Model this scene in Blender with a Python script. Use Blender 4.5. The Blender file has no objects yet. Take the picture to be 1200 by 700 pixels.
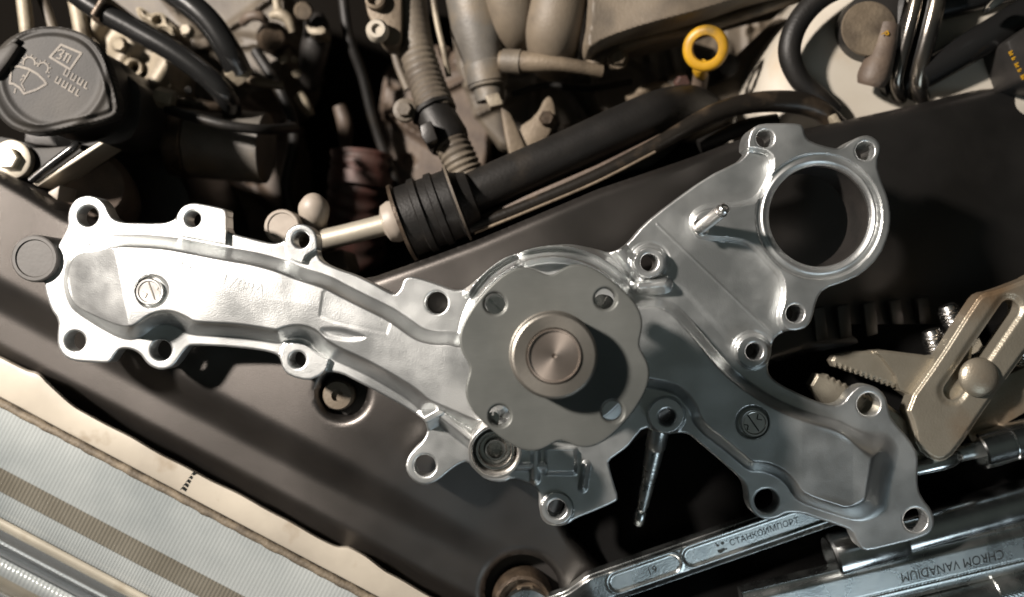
import bpy, bmesh, math, random
import numpy as np
from mathutils import Vector, Matrix, Quaternion
random.seed(7)
sc = bpy.context.scene
COL = sc.collection
R = math.radians

# ------------------------------------------------------------------ camera
S = 0.00045            # metres per reference pixel on the plane of the pump's flange
ZR = 0.010             # height of that plane
HD = 0.45              # camera height above it
CZ = ZR + HD
cam_d = bpy.data.cameras.new('camera'); cam = bpy.data.objects.new('camera', cam_d); COL.objects.link(cam)
cam.location = (0, 0, CZ)
cam_d.sensor_width = 36; cam_d.lens = 36 * HD / (1200 * S)
cam_d.clip_start = 0.01; cam_d.clip_end = 50
cam_d.dof.use_dof = True; cam_d.dof.focus_distance = CZ - 0.036; cam_d.dof.aperture_fstop = 4.6
sc.camera = cam
# ------------------------------------------------------------------ world and lamps
w = bpy.data.worlds.new('World'); sc.world = w; w.use_nodes = True
bg = w.node_tree.nodes['Background']; bg.inputs[1].default_value = 1.0
# dim workshop: pale ceiling overhead, darker walls towards the horizon
wn = w.node_tree.nodes; wk = w.node_tree.links
wt = wn.new('ShaderNodeTexCoord'); wsx = wn.new('ShaderNodeSeparateXYZ'); wr = wn.new('ShaderNodeValToRGB')
wk.new(wt.outputs['Generated'], wsx.inputs[0]); wk.new(wsx.outputs['Z'], wr.inputs[0]); wk.new(wr.outputs[0], bg.inputs[0])
wr.color_ramp.elements[0].position = 0.0; wr.color_ramp.elements[0].color = (0.003, 0.0028, 0.0025, 1)
wr.color_ramp.elements[1].position = 1.0; wr.color_ramp.elements[1].color = (0.050, 0.058, 0.052, 1)
we = wr.color_ramp.elements.new(0.72); we.color = (0.016, 0.018, 0.0165, 1)

def lamp(name, kind, loc, target, energy, color, size):
    d = bpy.data.lights.new(name, kind); o = bpy.data.objects.new(name, d); COL.objects.link(o)
    o.location = loc
    o.rotation_euler = (Vector(target) - Vector(loc)).to_track_quat('-Z', 'Y').to_euler()
    d.energy = energy; d.color = color
    if kind == 'AREA': d.shape = 'DISK'; d.size = size
    return o
# warm inspection lamp up to the left, cool fill light added from the lower right
lamp('work_lamp', 'AREA', (-0.86, 0.44, 0.80), (0, 0, 0), 52, (1.0, 0.91, 0.825), 0.10)
lamp('cool_fill', 'AREA', (1.05, -1.65, 1.35), (0.1, 0, 0), 7.0, (0.76, 0.91, 1.0), 0.9)
sc.view_settings.view_transform = 'Standard'; sc.view_settings.look = 'None'
sc.view_settings.exposure = 0.0; sc.view_settings.gamma = 1
sc.cycles.use_denoising = True

# ------------------------------------------------------------------ helpers
def F(z): return (CZ - z) / HD
def U(px, py, z): f = F(z); return Vector(((px - 600) * S * f, (350 - py) * S * f, z))
def L(r, z=ZR): return r * S * F(z)

def tag(o, label=None, cat=None, group=None, kind=None):
    if label: o['label'] = label
    if cat: o['category'] = cat
    if group: o['group'] = group
    if kind: o['kind'] = kind
    return o
def thing(name, label, cat, loc=(0, 0, 0), group=None):
    o = bpy.data.objects.new(name, None); COL.objects.link(o); o.location = loc; o.empty_display_size = 0.01
    return tag(o, label, cat, group)
def wloc(o):
    v = Vector((0, 0, 0))
    while o is not None: v += o.location; o = o.parent
    return v
def obj(name, verts, faces, m, parent=None, smooth=38, origin=None):
    """mesh given in world coordinates; stored about its own (or its parent's) origin"""
    V = np.asarray(verts, dtype=np.float64).reshape(-1, 3)
    if parent is not None: base = np.array(wloc(parent)); loc = (0, 0, 0)
    else:
        base = np.array([V[:, 0].mean(), V[:, 1].mean(), V[:, 2].min()]) if origin is None else np.array(origin); loc = base
    me = bpy.data.meshes.new(name)
    me.from_pydata((V - base).tolist(), [], faces if isinstance(faces, list) else faces.tolist())
    me.validate()
    if smooth:
        me.shade_smooth(); me.set_sharp_from_angle(angle=R(smooth))
    me.materials.append(m)
    o = bpy.data.objects.new(name, me); COL.objects.link(o); o.location = loc
    if parent is not None: o.parent = parent
    return o
class MB:
    def __init__(s): s.v = []; s.f = []
    def add(s, v, f):
        n = len(s.v); s.v += [tuple(p) for p in v]; s.f += [[i + n for i in q] for q in f]; return s
    def build(s, name, m, parent=None, smooth=38, bevel=0, seg=2):
        if bevel:
            bm = bmesh.new(); vs = [bm.verts.new(p) for p in s.v]
            for q in s.f:
                try: bm.faces.new([vs[i] for i in q])
                except ValueError: pass
            bmesh.ops.recalc_face_normals(bm, faces=bm.faces)
            es = [e for e in bm.edges if len(e.link_faces) == 2 and e.calc_face_angle(0) > 0.6]
            bmesh.ops.bevel(bm, geom=es, offset=bevel, segments=seg, affect='EDGES', profile=0.5, clamp_overlap=True)
            bm.verts.index_update()
            v = [x.co.copy() for x in bm.verts]; f = [[x.index for x in q.verts] for q in bm.faces]; bm.free()
            return obj(name, v, f, m, parent, smooth)
        return obj(name, s.v, s.f, m, parent, smooth)
def sweep(P, rad, n=16, cap=True, flat=1.0, upv=None):
    """tube along world points P with radii rad (list or number)"""
    P = [Vector(p) for p in P]; N = len(P)
    if not hasattr(rad, '__len__'): rad = [rad] * N
    v = []; f = []; prev = None
    for i in range(N):
        t = (P[min(i + 1, N - 1)] - P[max(i - 1, 0)]).normalized()
        if prev is None:
            a = Vector(upv) if upv else (Vector((0, 0, 1)) if abs(t.z) < 0.9 else Vector((1, 0, 0)))
        else: a = prev
        a = (a - t * a.dot(t)).normalized(); prev = a; b = t.cross(a)
        for k in range(n):
            th = 2 * math.pi * k / n
            v.append(P[i] + (a * math.cos(th) * flat + b * math.sin(th)) * rad[i])
    for i in range(N - 1):
        for k in range(n):
            k2 = (k + 1) % n
            f.append([i * n + k, i * n + k2, (i + 1) * n + k2, (i + 1) * n + k])
    if cap: f.append(list(range(n))[::-1]); f.append(list(range((N - 1) * n, N * n)))
    return v, f
def spline(pts, k=6):
    """Catmull-Rom through tuples"""
    pts = [np.array(p, float) for p in pts]; out = []
    Q = [2 * pts[0] - pts[1]] + pts + [2 * pts[-1] - pts[-2]]
    for i in range(1, len(Q) - 2):
        a, b, c, d = Q[i - 1:i + 3]
        for j in range(k):
            t = j / k
            out.append(0.5 * (2 * b + (c - a) * t + (2 * a - 5 * b + 4 * c - d) * t * t + (3 * b - a - 3 * c + d) * t ** 3))
    out.append(pts[-1]); return out
def pipe(pts, r, n=18, k=6, rfun=None):
    """pts (px,py,z) smoothed, r in reference pixels (number or list per point)"""
    if not hasattr(r, '__len__'): r = [r] * len(pts)
    q = spline([tuple(p) + (rr,) for p, rr in zip(pts, r)], k)
    P = [U(a[0], a[1], a[2]) for a in q]; rad = [L(a[3], a[2]) for a in q]
    if rfun: rad = [x * rfun(i) for i, x in enumerate(rad)]
    return sweep(P, rad, n)
def rings(a, b, prof, n=28, cap0=True, cap1=True):
    """surface of revolution about a->b ; prof = [(t along 0..1 or metres?, radius m)] with t in metres from a"""
    a = Vector(a); b = Vector(b); t = (b - a).normalized()
    x = t.orthogonal().normalized(); y = t.cross(x)
    v = []; f = []
    for (h, r) in prof:
        for k in range(n):
            th = 2 * math.pi * k / n
            v.append(a + t * h + (x * math.cos(th) + y * math.sin(th)) * max(r, 1e-6))
    for i in range(len(prof) - 1):
        for k in range(n):
            k2 = (k + 1) % n
            f.append([i * n + k, i * n + k2, (i + 1) * n + k2, (i + 1) * n + k])
    if cap0 and prof[0][1] > 1e-5: f.append(list(range(n))[::-1])
    if cap1 and prof[-1][1] > 1e-5: f.append(list(range((len(prof) - 1) * n, len(prof) * n)))
    return v, f
def lathe(px, py, z, prof, n=40, **kw):
    """upright lathe at apparent pixel; prof [(radius m, height m above z)]"""
    c = U(px, py, z)
    return rings(c, c + Vector((0, 0, 1)), [(h, r) for r, h in prof], n, **kw)
def chaikin(P, it=1):
    P = np.asarray(P, float)
    for _ in range(it):
        Q = np.roll(P, -1, 0)
        P = np.stack([0.75 * P + 0.25 * Q, 0.25 * P + 0.75 * Q], 1).reshape(-1, 2)
    return P
def prism(poly, z0, z1, zt=None):
    """closed extrusion of an apparent-pixel polygon (traced at its top)"""
    zt = z1 if zt is None else zt
    W = [U(x, y, zt) for x, y in poly]; n = len(W)
    if sum(W[i].x * W[(i + 1) % n].y - W[(i + 1) % n].x * W[i].y for i in range(n)) < 0: W = W[::-1]
    v = [Vector((p.x, p.y, z0)) for p in W] + [Vector((p.x, p.y, z1)) for p in W]
    f = [list(range(n))[::-1], list(range(n, 2 * n))] + [[i, (i + 1) % n, n + (i + 1) % n, n + i] for i in range(n)]
    return v, f
def polysdf(poly, X, Y, cap=60.0):
    P = np.asarray(poly, np.float64); Q = np.roll(P, -1, 0)
    x0, y0, st = X[0, 0], Y[0, 0], X[0, 1] - X[0, 0]; ny, nx = X.shape
    d2 = np.full(X.shape, float(cap * cap)); ins = np.zeros(X.shape, bool)
    for (ax, ay), (bx, by) in zip(P, Q):
        i0 = max(0, int((min(ax, bx) - cap - x0) / st)); i1 = min(nx, int((max(ax, bx) + cap - x0) / st) + 2)
        j0 = max(0, int((min(ay, by) - cap - y0) / st)); j1 = min(ny, int((max(ay, by) + cap - y0) / st) + 2)
        if i1 > i0 and j1 > j0:
            xs = X[j0:j1, i0:i1]; ys = Y[j0:j1, i0:i1]
            dx, dy = bx - ax, by - ay; ll = dx * dx + dy * dy + 1e-9
            t = np.clip(((xs - ax) * dx + (ys - ay) * dy) / ll, 0, 1)
            e = (xs - ax - t * dx) ** 2 + (ys - ay - t * dy) ** 2
            np.minimum(d2[j0:j1, i0:i1], e, out=d2[j0:j1, i0:i1])
        if ay != by:
            ja = max(0, int(math.ceil((min(ay, by) - y0) / st))); jb = min(ny, int(math.ceil((max(ay, by) - y0) / st)))
            if jb > ja:
                yy = Y[ja:jb, :1]; xi = ax + (yy - ay) * (bx - ax) / (by - ay)
                ins[ja:jb] ^= X[ja:jb] < xi
    d = np.sqrt(d2); return np.where(ins, -d, d)
def grid(x0, x1, y0, y1, st):
    return np.meshgrid(np.arange(x0, x1 + st, st, dtype=float), np.arange(y0, y1 + st, st, dtype=float))
def heightfield(X, Y, sd, Z, zb):
    """sheet where sd<0 with side walls down to zb; X,Y apparent pixels, Z metres"""
    fz = (CZ - Z) / HD
    WX = (X - 600) * S * fz; WY = (350 - Y) * S * fz
    ny, nx = X.shape; ins = sd < 0
    idx = np.full(X.shape, -1, int); idx[ins] = np.arange(ins.sum())
    V = np.stack([WX[ins], WY[ins], Z[ins]], 1).tolist()
    full = ins[:-1, :-1] & ins[:-1, 1:] & ins[1:, 1:] & ins[1:, :-1]
    F_ = np.stack([idx[1:, :-1][full], idx[1:, 1:][full], idx[:-1, 1:][full], idx[:-1, :-1][full]], 1).tolist()
    anyi = ins[:-1, :-1] | ins[:-1, 1:] | ins[1:, 1:] | ins[1:, :-1]
    cr = {}; low = {}
    def cross(a, b):
        key = (a, b) if a < b else (b, a)
        if key in cr: return cr[key]
        t = sd[a] / (sd[a] - sd[b]); t = min(max(t, 0.02), 0.98)
        V.append([WX[a] + t * (WX[b] - WX[a]), WY[a] + t * (WY[b] - WY[a]), Z[a] + t * (Z[b] - Z[a])])
        cr[key] = len(V) - 1; return cr[key]
    def lo(i):
        if i not in low: V.append([V[i][0], V[i][1], min(zb, V[i][2] - 0.007)]); low[i] = len(V) - 1
        return low[i]
    for j, i in zip(*np.nonzero(anyi & ~full)):
        c = [(j + 1, i), (j + 1, i + 1), (j, i + 1), (j, i)]; poly = []
        for k in range(4):
            a, b = c[k], c[(k + 1) % 4]
            if ins[a]: poly.append((idx[a], 0))
            if ins[a] != ins[b]: poly.append((cross(a, b), 1))
        n = len(poly)
        if n >= 3: F_.append([p[0] for p in poly])
        for k in range(n):
            p, q = poly[k], poly[(k + 1) % n]
            if p[1] and q[1]: F_.append([q[0], p[0], lo(p[0]), lo(q[0])])
    return V, F_
def prof(d, w):
    t = np.clip(d / w, 0, 1); return t * t * (3 - 2 * t)
def text_mesh(body, size, origin, ang, z0, dep, sx=1.0):
    """flat raised lettering, returned as world verts / faces"""
    c = bpy.data.curves.new('lettering', 'FONT'); c.body = body; c.size = size; c.extrude = dep; c.resolution_u = 3
    c.align_x = 'CENTER'; c.align_y = 'CENTER'
    o = bpy.data.objects.new('lettering', c); COL.objects.link(o)
    dg = bpy.context.evaluated_depsgraph_get(); dg.update()
    me = bpy.data.meshes.new_from_object(o.evaluated_get(dg))
    M = Matrix.Translation((origin[0], origin[1], z0)) @ Matrix.Rotation(ang, 4, 'Z') @ Matrix.Diagonal((sx, 1, 1, 1))
    v = [M @ q.co for q in me.vertices]; f = [list(q.vertices) for q in me.polygons]
    bpy.data.objects.remove(o); bpy.data.curves.remove(c); bpy.data.meshes.remove(me)
    return v, f

# ------------------------------------------------------------------ materials
def mat(name, c1, c2=None, metal=0.0, rough=0.5, scale=60, bump=0.0, bscale=None, rvar=0.0, lo=0.35, hi=0.65,
        spec=0.5, coat=0.0, dust=None, dscale=25, dlo=0.45, dhi=0.7, aniso=0.0, bdist=0.0006, ior=1.5, tint=(1, 1, 1), brush=None):
    if metal < 0.7: c1, c2, dust = [None if c is None else tuple(x * 0.76 for x in c) for c in (c1, c2, dust)]
    m = bpy.data.materials.new(name); m.use_nodes = True; nt = m.node_tree; N = nt.nodes; K = nt.links
    b = N['Principled BSDF']; b.inputs['Metallic'].default_value = metal; b.inputs['Roughness'].default_value = rough
    b.inputs['Specular IOR Level'].default_value = spec; b.inputs['Coat Weight'].default_value = coat; b.inputs['IOR'].default_value = ior; b.inputs['Specular Tint'].default_value = (*tint, 1)
    tc = N.new('ShaderNodeTexCoord')
    def noise(s, det=6):
        n = N.new('ShaderNodeTexNoise'); n.inputs['Scale'].default_value = s; n.inputs['Detail'].default_value = det
        K.new(tc.outputs['Object'], n.inputs['Vector']); return n
    def ramp(src, a, bb):
        r = N.new('ShaderNodeMapRange'); r.inputs['From Min'].default_value = a; r.inputs['From Max'].default_value = bb
        K.new(src, r.inputs['Value']); return r.outputs['Result']
    def mix(fac, A, B):
        x = N.new('ShaderNodeMix'); x.data_type = 'RGBA'; K.new(fac, x.inputs['Factor'])
        for s, vv in ((6, A), (7, B)):
            if hasattr(vv, 'is_linked') or hasattr(vv, 'node'): K.new(vv, x.inputs[s])
            else: x.inputs[s].default_value = (*vv, 1)
        return x.outputs[2]
    col = None
    if c2 is not None or rvar:
        n1 = noise(scale)
        f1 = ramp(n1.outputs['Fac'], lo, hi)
        if c2 is not None: col = mix(f1, c1, c2)
        if rvar:
            r = N.new('ShaderNodeMapRange'); r.inputs['To Min'].default_value = rough - rvar; r.inputs['To Max'].default_value = rough + rvar
            K.new(f1, r.inputs['Value']); K.new(r.outputs['Result'], b.inputs['Roughness'])
    if dust is not None:
        n2 = noise(dscale, 8); f2 = ramp(n2.outputs['Fac'], dlo, dhi)
        col = mix(f2, col if col is not None else c1, dust)
    if col is not None: K.new(col, b.inputs['Base Color'])
    else: b.inputs['Base Color'].default_value = (*c1, 1)
    if bump:
        n3 = noise(bscale or scale * 3, 5)
        if brush:
            mp = N.new('ShaderNodeMapping'); mp.inputs['Scale'].default_value = brush; K.new(tc.outputs['Object'], mp.inputs['Vector']); K.new(mp.outputs[0], n3.inputs['Vector'])
        bp = N.new('ShaderNodeBump'); bp.inputs['Strength'].default_value = bump; bp.inputs['Distance'].default_value = bdist
        K.new(n3.outputs['Fac'], bp.inputs['Height']); K.new(bp.outputs['Normal'], b.inputs['Normal'])
    if aniso:
        b.inputs['Anisotropic'].default_value = aniso
        tg = N.new('ShaderNodeTangent'); tg.direction_type = 'RADIAL'; tg.axis = 'Z'; K.new(tg.outputs[0], b.inputs['Tangent'])
    return m
M = {}
M['alu'] = mat('cast_aluminium', (0.55, 0.565, 0.565), (0.66, 0.675, 0.67), 0.955, 0.375, 45, 0.3, 1500, rvar=0.05, bdist=0.0003)
M['alu_mach'] = mat('machined_aluminium', (0.72, 0.71, 0.69), (0.78, 0.77, 0.75), 1.0, 0.30, 90, 0.05, 1500, rvar=0.04, bdist=0.0003)
M['disc'] = mat('phosphated_steel', (0.112, 0.118, 0.111), (0.145, 0.151, 0.142), 0.4, 0.46, 30, 0.16, 1300, rvar=0.06, bdist=0.0003, brush=(0.10, 1, 1))
M['hub'] = mat('hub_steel', (0.22, 0.208, 0.185), (0.27, 0.25, 0.22), 0.9, 0.42, 60, 0.1, 1200, aniso=0.3)
M['shaft'] = mat('turned_steel', (0.215, 0.185, 0.16), (0.26, 0.225, 0.197), 0.85, 0.45, 90, 0.05, 1500, aniso=0.6)
M['steel'] = mat('bright_steel', (0.62, 0.61, 0.59), (0.72, 0.71, 0.69), 1.0, 0.22, 120, 0.05, 900, rvar=0.06)
M['chrome'] = mat('chrome', (0.66, 0.68, 0.68), (0.72, 0.73, 0.73), 1.0, 0.17, 80, 0.04, 700, rvar=0.05)
M['satin'] = mat('satin_chrome', (0.48, 0.51, 0.51), (0.57, 0.59, 0.58), 1.0, 0.28, 60, 0.10, 900, rvar=0.06)
M['ink'] = mat('stamped_mark', (0.03, 0.035, 0.035), None, 0.4, 0.6)
M['panel'] = mat('grained_black_plastic', (0.0035, 0.0033, 0.0031), (0.0055, 0.0051, 0.0048), 0, 0.43, 20, 0.2, 2200, spec=1.0, rvar=0.04, ior=1.6, tint=(1, 0.92, 0.86),
                 dust=(0.006, 0.0055, 0.005), dscale=9, dlo=0.5, dhi=0.9, bdist=0.0005)
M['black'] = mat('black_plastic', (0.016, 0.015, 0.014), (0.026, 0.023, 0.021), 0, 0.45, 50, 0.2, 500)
M['cap'] = mat('grey_black_plastic', (0.015, 0.014, 0.0128), (0.022, 0.0205, 0.0185), 0, 0.55, 40, 0.15, 800, spec=0.2, dust=(0.036, 0.032, 0.027), dscale=28)
M['rubber'] = mat('black_rubber', (0.007, 0.0065, 0.006), (0.012, 0.011, 0.010), 0, 0.5, 60, 0.3, 600, spec=0.3, dust=(0.035, 0.028, 0.021), dscale=45, dlo=0.52, dhi=0.8)
M['gloss'] = mat('glossy_black_hose', (0.010, 0.010, 0.010), None, 0, 0.24, 60, 0.1, 300, spec=0.6)
M['dusty'] = mat('dusty_cast_metal', (0.14, 0.108, 0.074), (0.205, 0.162, 0.113), 0.25, 0.6, 70, 0.6, 500, dust=(0.045, 0.034, 0.025), dscale=38, dlo=0.47)
M['dusty2'] = mat('dusty_grey_plastic', (0.112, 0.088, 0.062), (0.165, 0.133, 0.096), 0.0, 0.6, 40, 0.4, 600, dust=(0.055, 0.045, 0.034), dscale=32, dlo=0.48, dhi=0.75)
M['cream'] = mat('pale_oxidised_alloy', (0.25, 0.212, 0.155), (0.34, 0.295, 0.22), 0.2, 0.55, 90, 0.5, 500, dust=(0.07, 0.052, 0.036), dscale=45, dlo=0.5)
M['brown'] = mat('dusty_brown_rubber', (0.07, 0.05, 0.038), (0.12, 0.088, 0.064), 0, 0.6, 70, 0.5, 400)
M['loom'] = mat('dusty_conduit', (0.07, 0.056, 0.042), (0.13, 0.108, 0.08), 0, 0.6, 50, 0.4, 500)
M['rust'] = mat('rusty_steel', (0.055, 0.040, 0.028), (0.11, 0.08, 0.055), 0.5, 0.42, 150, 0.6, 600)
M['redbrown'] = mat('red_brown_rubber', (0.085, 0.03, 0.022), (0.05, 0.03, 0.024), 0, 0.6, 60, 0.4, 400)
M['white'] = mat('white_tank_plastic', (0.50, 0.465, 0.40), (0.44, 0.40, 0.335), 0, 0.6, 12, 0.1, 300, dust=(0.40, 0.29, 0.17), dscale=20, dlo=0.62, dhi=0.85)
M['nylon'] = mat('cream_nylon', (0.26, 0.222, 0.185), (0.36, 0.315, 0.265), 0, 0.5, 60, 0.1, 300)
M['yellow'] = mat('yellow_plastic', (0.56, 0.31, 0.015), (0.46, 0.245, 0.012), 0, 0.45, 60, 0.2, 300, dust=(0.20, 0.12, 0.02), dscale=55, dlo=0.5)
M['brass'] = mat('brassy_plier_steel', (0.27, 0.245, 0.195), (0.35, 0.32, 0.26), 0.7, 0.38, 30, 0.3, 900, dust=(0.24, 0.165, 0.10), dscale=18, dlo=0.5)
M['beige'] = mat('beige_housing_paint', (0.36, 0.325, 0.27), (0.48, 0.435, 0.36), 0, 0.38, 18, 0.12, 200, dust=(0.26, 0.21, 0.15), dscale=45, dlo=0.58, dhi=0.75)
M['gasket'] = mat('old_sealant', (0.09, 0.072, 0.05), (0.18, 0.145, 0.10), 0, 0.7, 120, 0.9, 500)
M['lensrib'] = mat('ribbed_clear_plastic', (0.25, 0.272, 0.282), (0.44, 0.46, 0.465), 0.0, 0.12, 10)
M['tanrib'] = mat('tan_reflector', (0.165, 0.148, 0.12), (0.24, 0.22, 0.185), 0.1, 0.25, 20)
M['mirror'] = mat('reflector_mirror', (0.80, 0.83, 0.86), None, 0.9, 0.11)
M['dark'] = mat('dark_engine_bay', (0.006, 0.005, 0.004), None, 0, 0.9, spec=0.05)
M['galv'] = mat('zinc_plated', (0.55, 0.50, 0.41), (0.63, 0.58, 0.48), 0.6, 0.4, 80, 0.1, 400)
M['greyplastic'] = mat('dirty_grey_plastic', (0.085, 0.078, 0.068), (0.13, 0.12, 0.104), 0, 0.5, 60, 0.3, 500, dust=(0.16, 0.125, 0.085), dscale=36, dlo=0.5)
M['dark_sheet'] = mat('matt_black_void', (0.0035, 0.0034, 0.0033), None, 0, 0.9, 60, 0.3, 400, spec=0.08)
M['blacksteel'] = mat('black_chromed_steel', (0.16, 0.15, 0.14), (0.30, 0.26, 0.21), 0.95, 0.2, 35, 0.1, 300, lo=0.45, hi=0.75)
M['grimy'] = mat('grimy_black_pipe', (0.012, 0.010, 0.008), None, 0, 0.33, 60, 0.3, 500, dust=(0.14, 0.10, 0.065), dscale=30, dlo=0.5, dhi=0.8)
M['bumper'] = mat('worn_grey_rubber', (0.045, 0.042, 0.038), (0.065, 0.06, 0.055), 0, 0.55, 60, 0.1, 500)
M['bluechrome'] = mat('polished_steel', (0.60, 0.63, 0.66), None, 1.0, 0.10)
# clear lens: fresnel reflection over see-through
m = bpy.data.materials.new('clear_lens'); m.use_nodes = True; nt = m.node_tree; nt.nodes.remove(nt.nodes['Principled BSDF'])
tr = nt.nodes.new('ShaderNodeBsdfTransparent'); gl = nt.nodes.new('ShaderNodeBsdfGlossy'); gl.inputs['Roughness'].default_value = 0.12
tr.inputs[0].default_value = (0.95, 0.96, 0.95, 1)
lw_ = nt.nodes.new('ShaderNodeLayerWeight'); lw_.inputs[0].default_value = 0.5
pw_ = nt.nodes.new('ShaderNodeMath'); pw_.operation = 'POWER'; pw_.inputs[1].default_value = 5; nt.links.new(lw_.outputs['Facing'], pw_.inputs[0])
fr = nt.nodes.new('ShaderNodeMath'); fr.operation = 'MULTIPLY_ADD'; fr.inputs[1].default_value = 0.9; fr.inputs[2].default_value = 0.05; nt.links.new(pw_.outputs[0], fr.inputs[0]); mx = nt.nodes.new('ShaderNodeMixShader')
nt.links.new(fr.outputs[0], mx.inputs[0]); nt.links.new(tr.outputs[0], mx.inputs[1]); nt.links.new(gl.outputs[0], mx.inputs[2])
nt.links.new(mx.outputs[0], nt.nodes['Material Output'].inputs[0]); M['lens'] = m

# ================================================================== SETTING
# ---- dark floor of the engine bay
mb = MB(); mb.add([(-1.2, -1, -0.42), (1.2, -1, -0.42), (1.2, 1, -0.42), (-1.2, 1, -0.42)], [[0, 1, 2, 3]])
tag(mb.build('engine_bay_floor', M['dark'], smooth=0), 'dark floor deep inside the engine bay', 'floor', kind='structure')

# ---- black cover panel
HLE = np.array([0.884, 0.467]); HLN = np.array([-0.467, 0.884]); HLO = np.array([171.0, 522.0])   # headlight edge frame
def panel_z(x, y):
    x = np.asarray(x, float); y = np.asarray(y, float)
    z = -0.015 + 0.012 * prof(x - 140, 350) + 0.014 * (1 - prof(x + 120, 260))
    ramp = (x - 650 + np.sqrt((x - 650) ** 2 + 70.0 ** 2)) / 2 / 560          # falls away to the right
    z = z - (0.034 + 0.028 * (1 - prof(y - 330, 170))) * ramp - 0.019 * prof(y - 430, 220) * prof(x - 340, 260) * (1 - prof(x - 760, 200))
    d = -((x - HLO[0]) * HLN[0] + (y - HLO[1]) * HLN[1])
    fade = 1 - 0.75 * prof(x - 330, 330)
    z = z - 0.012 * (1 - prof(d - 55, 42)) * fade - 0.013 * (1 - prof(d - 2, 24)) * (1 - 0.6 * prof(x - 330, 330))
    return z
X, Y = grid(-160, 1380, 30, 880, 4)
PTOP = [(-160, 125), (0, 205), (40, 228), (78, 252), (130, 275), (220, 300), (320, 322), (400, 331), (440, 324), (500, 303), (560, 281), (700, 222),
        (800, 188), (868, 163), (950, 150), (1050, 128), (1200, 92), (1380, 48)]
PB = PTOP + [(1380, 392), (1200, 396), (1080, 404), (950, 412), (860, 440), (770, 500), (700, 548), (664, 580), (655, 606), (668, 628), (712, 676), (790, 790), (790, 880), (700, 830), (520, 712), (404, 647), (228, 554), (100, 487), (40, 455), (-10, 430), (-160, 350)]
sd = polysdf(PB, X, Y)
def circ(x, y, r): return np.hypot(X - x, Y - y) - r
sd = np.maximum(sd, -circ(402, 462, 27))          # pocket of the push rivet
sd = np.maximum(sd, -circ(612, 694, 44))          # pocket of the mounting bolt
Z = panel_z(X, Y)
e = np.clip(1 - (-sd) / 9, 0, 1); Z = Z - 0.006 * e * e
v, f = heightfield(X, Y, sd, Z, -0.06)
panel = tag(obj('cover_panel', v, f, M['panel'], smooth=50), 'grained black plastic cover panel the pump and tools lie on', 'cover panel', kind='structure')
# black sheet added for the dark void under the tools, below the panel edge
Xt, Yt = grid(600, 1400, 380, 900, 8); st_ = polysdf([(600, 380), (1400, 380), (1400, 900), (600, 900)], Xt, Yt)
Zt = -0.036 - 0.010 * prof(Xt - 640, 60) * 0 + 0.0006 * np.sin(Xt / 17) * np.sin(Yt / 23)
V_, F_ = heightfield(Xt, Yt, st_ - 10, Zt - 0.012 * (1 - prof(Xt - 690, 60)), -0.075)
tag(obj('void_sheet', V_, F_, M['dark_sheet']), 'matt black sheet standing in for the dark void under the tools', 'dark_sheet', kind='structure')
# ribs of the air slots at the right
for i, x in enumerate((962, 990, 1021, 1052, 1084)):
    zz = float(panel_z(x, 380))
    mb = MB(); mb.add(*prism([(x - 9, 362 - i * 3), (x + 5, 359 - i * 3), (x + 9, 398 - i * 3), (x - 5, 401 - i * 3)], zz - 0.004, zz + 0.005))
    mb.build('slot_rib', M['panel'], panel, bevel=0.0008)
# floors of the two pockets
for (x, y, r) in ((402, 462, 27), (612, 694, 44)):
    mb = MB(); zz = float(panel_z(x, y)); c = U(x, y, zz)
    mb.add(*lathe(x, y, zz - 0.016, [(0.0, 0.0), (L(r * 1.08, zz), 0.0), (L(r * 1.08, zz), 0.0005), (0, 0.0005)], 40)); mb.build('pocket_floor', M['black'], panel)

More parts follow.
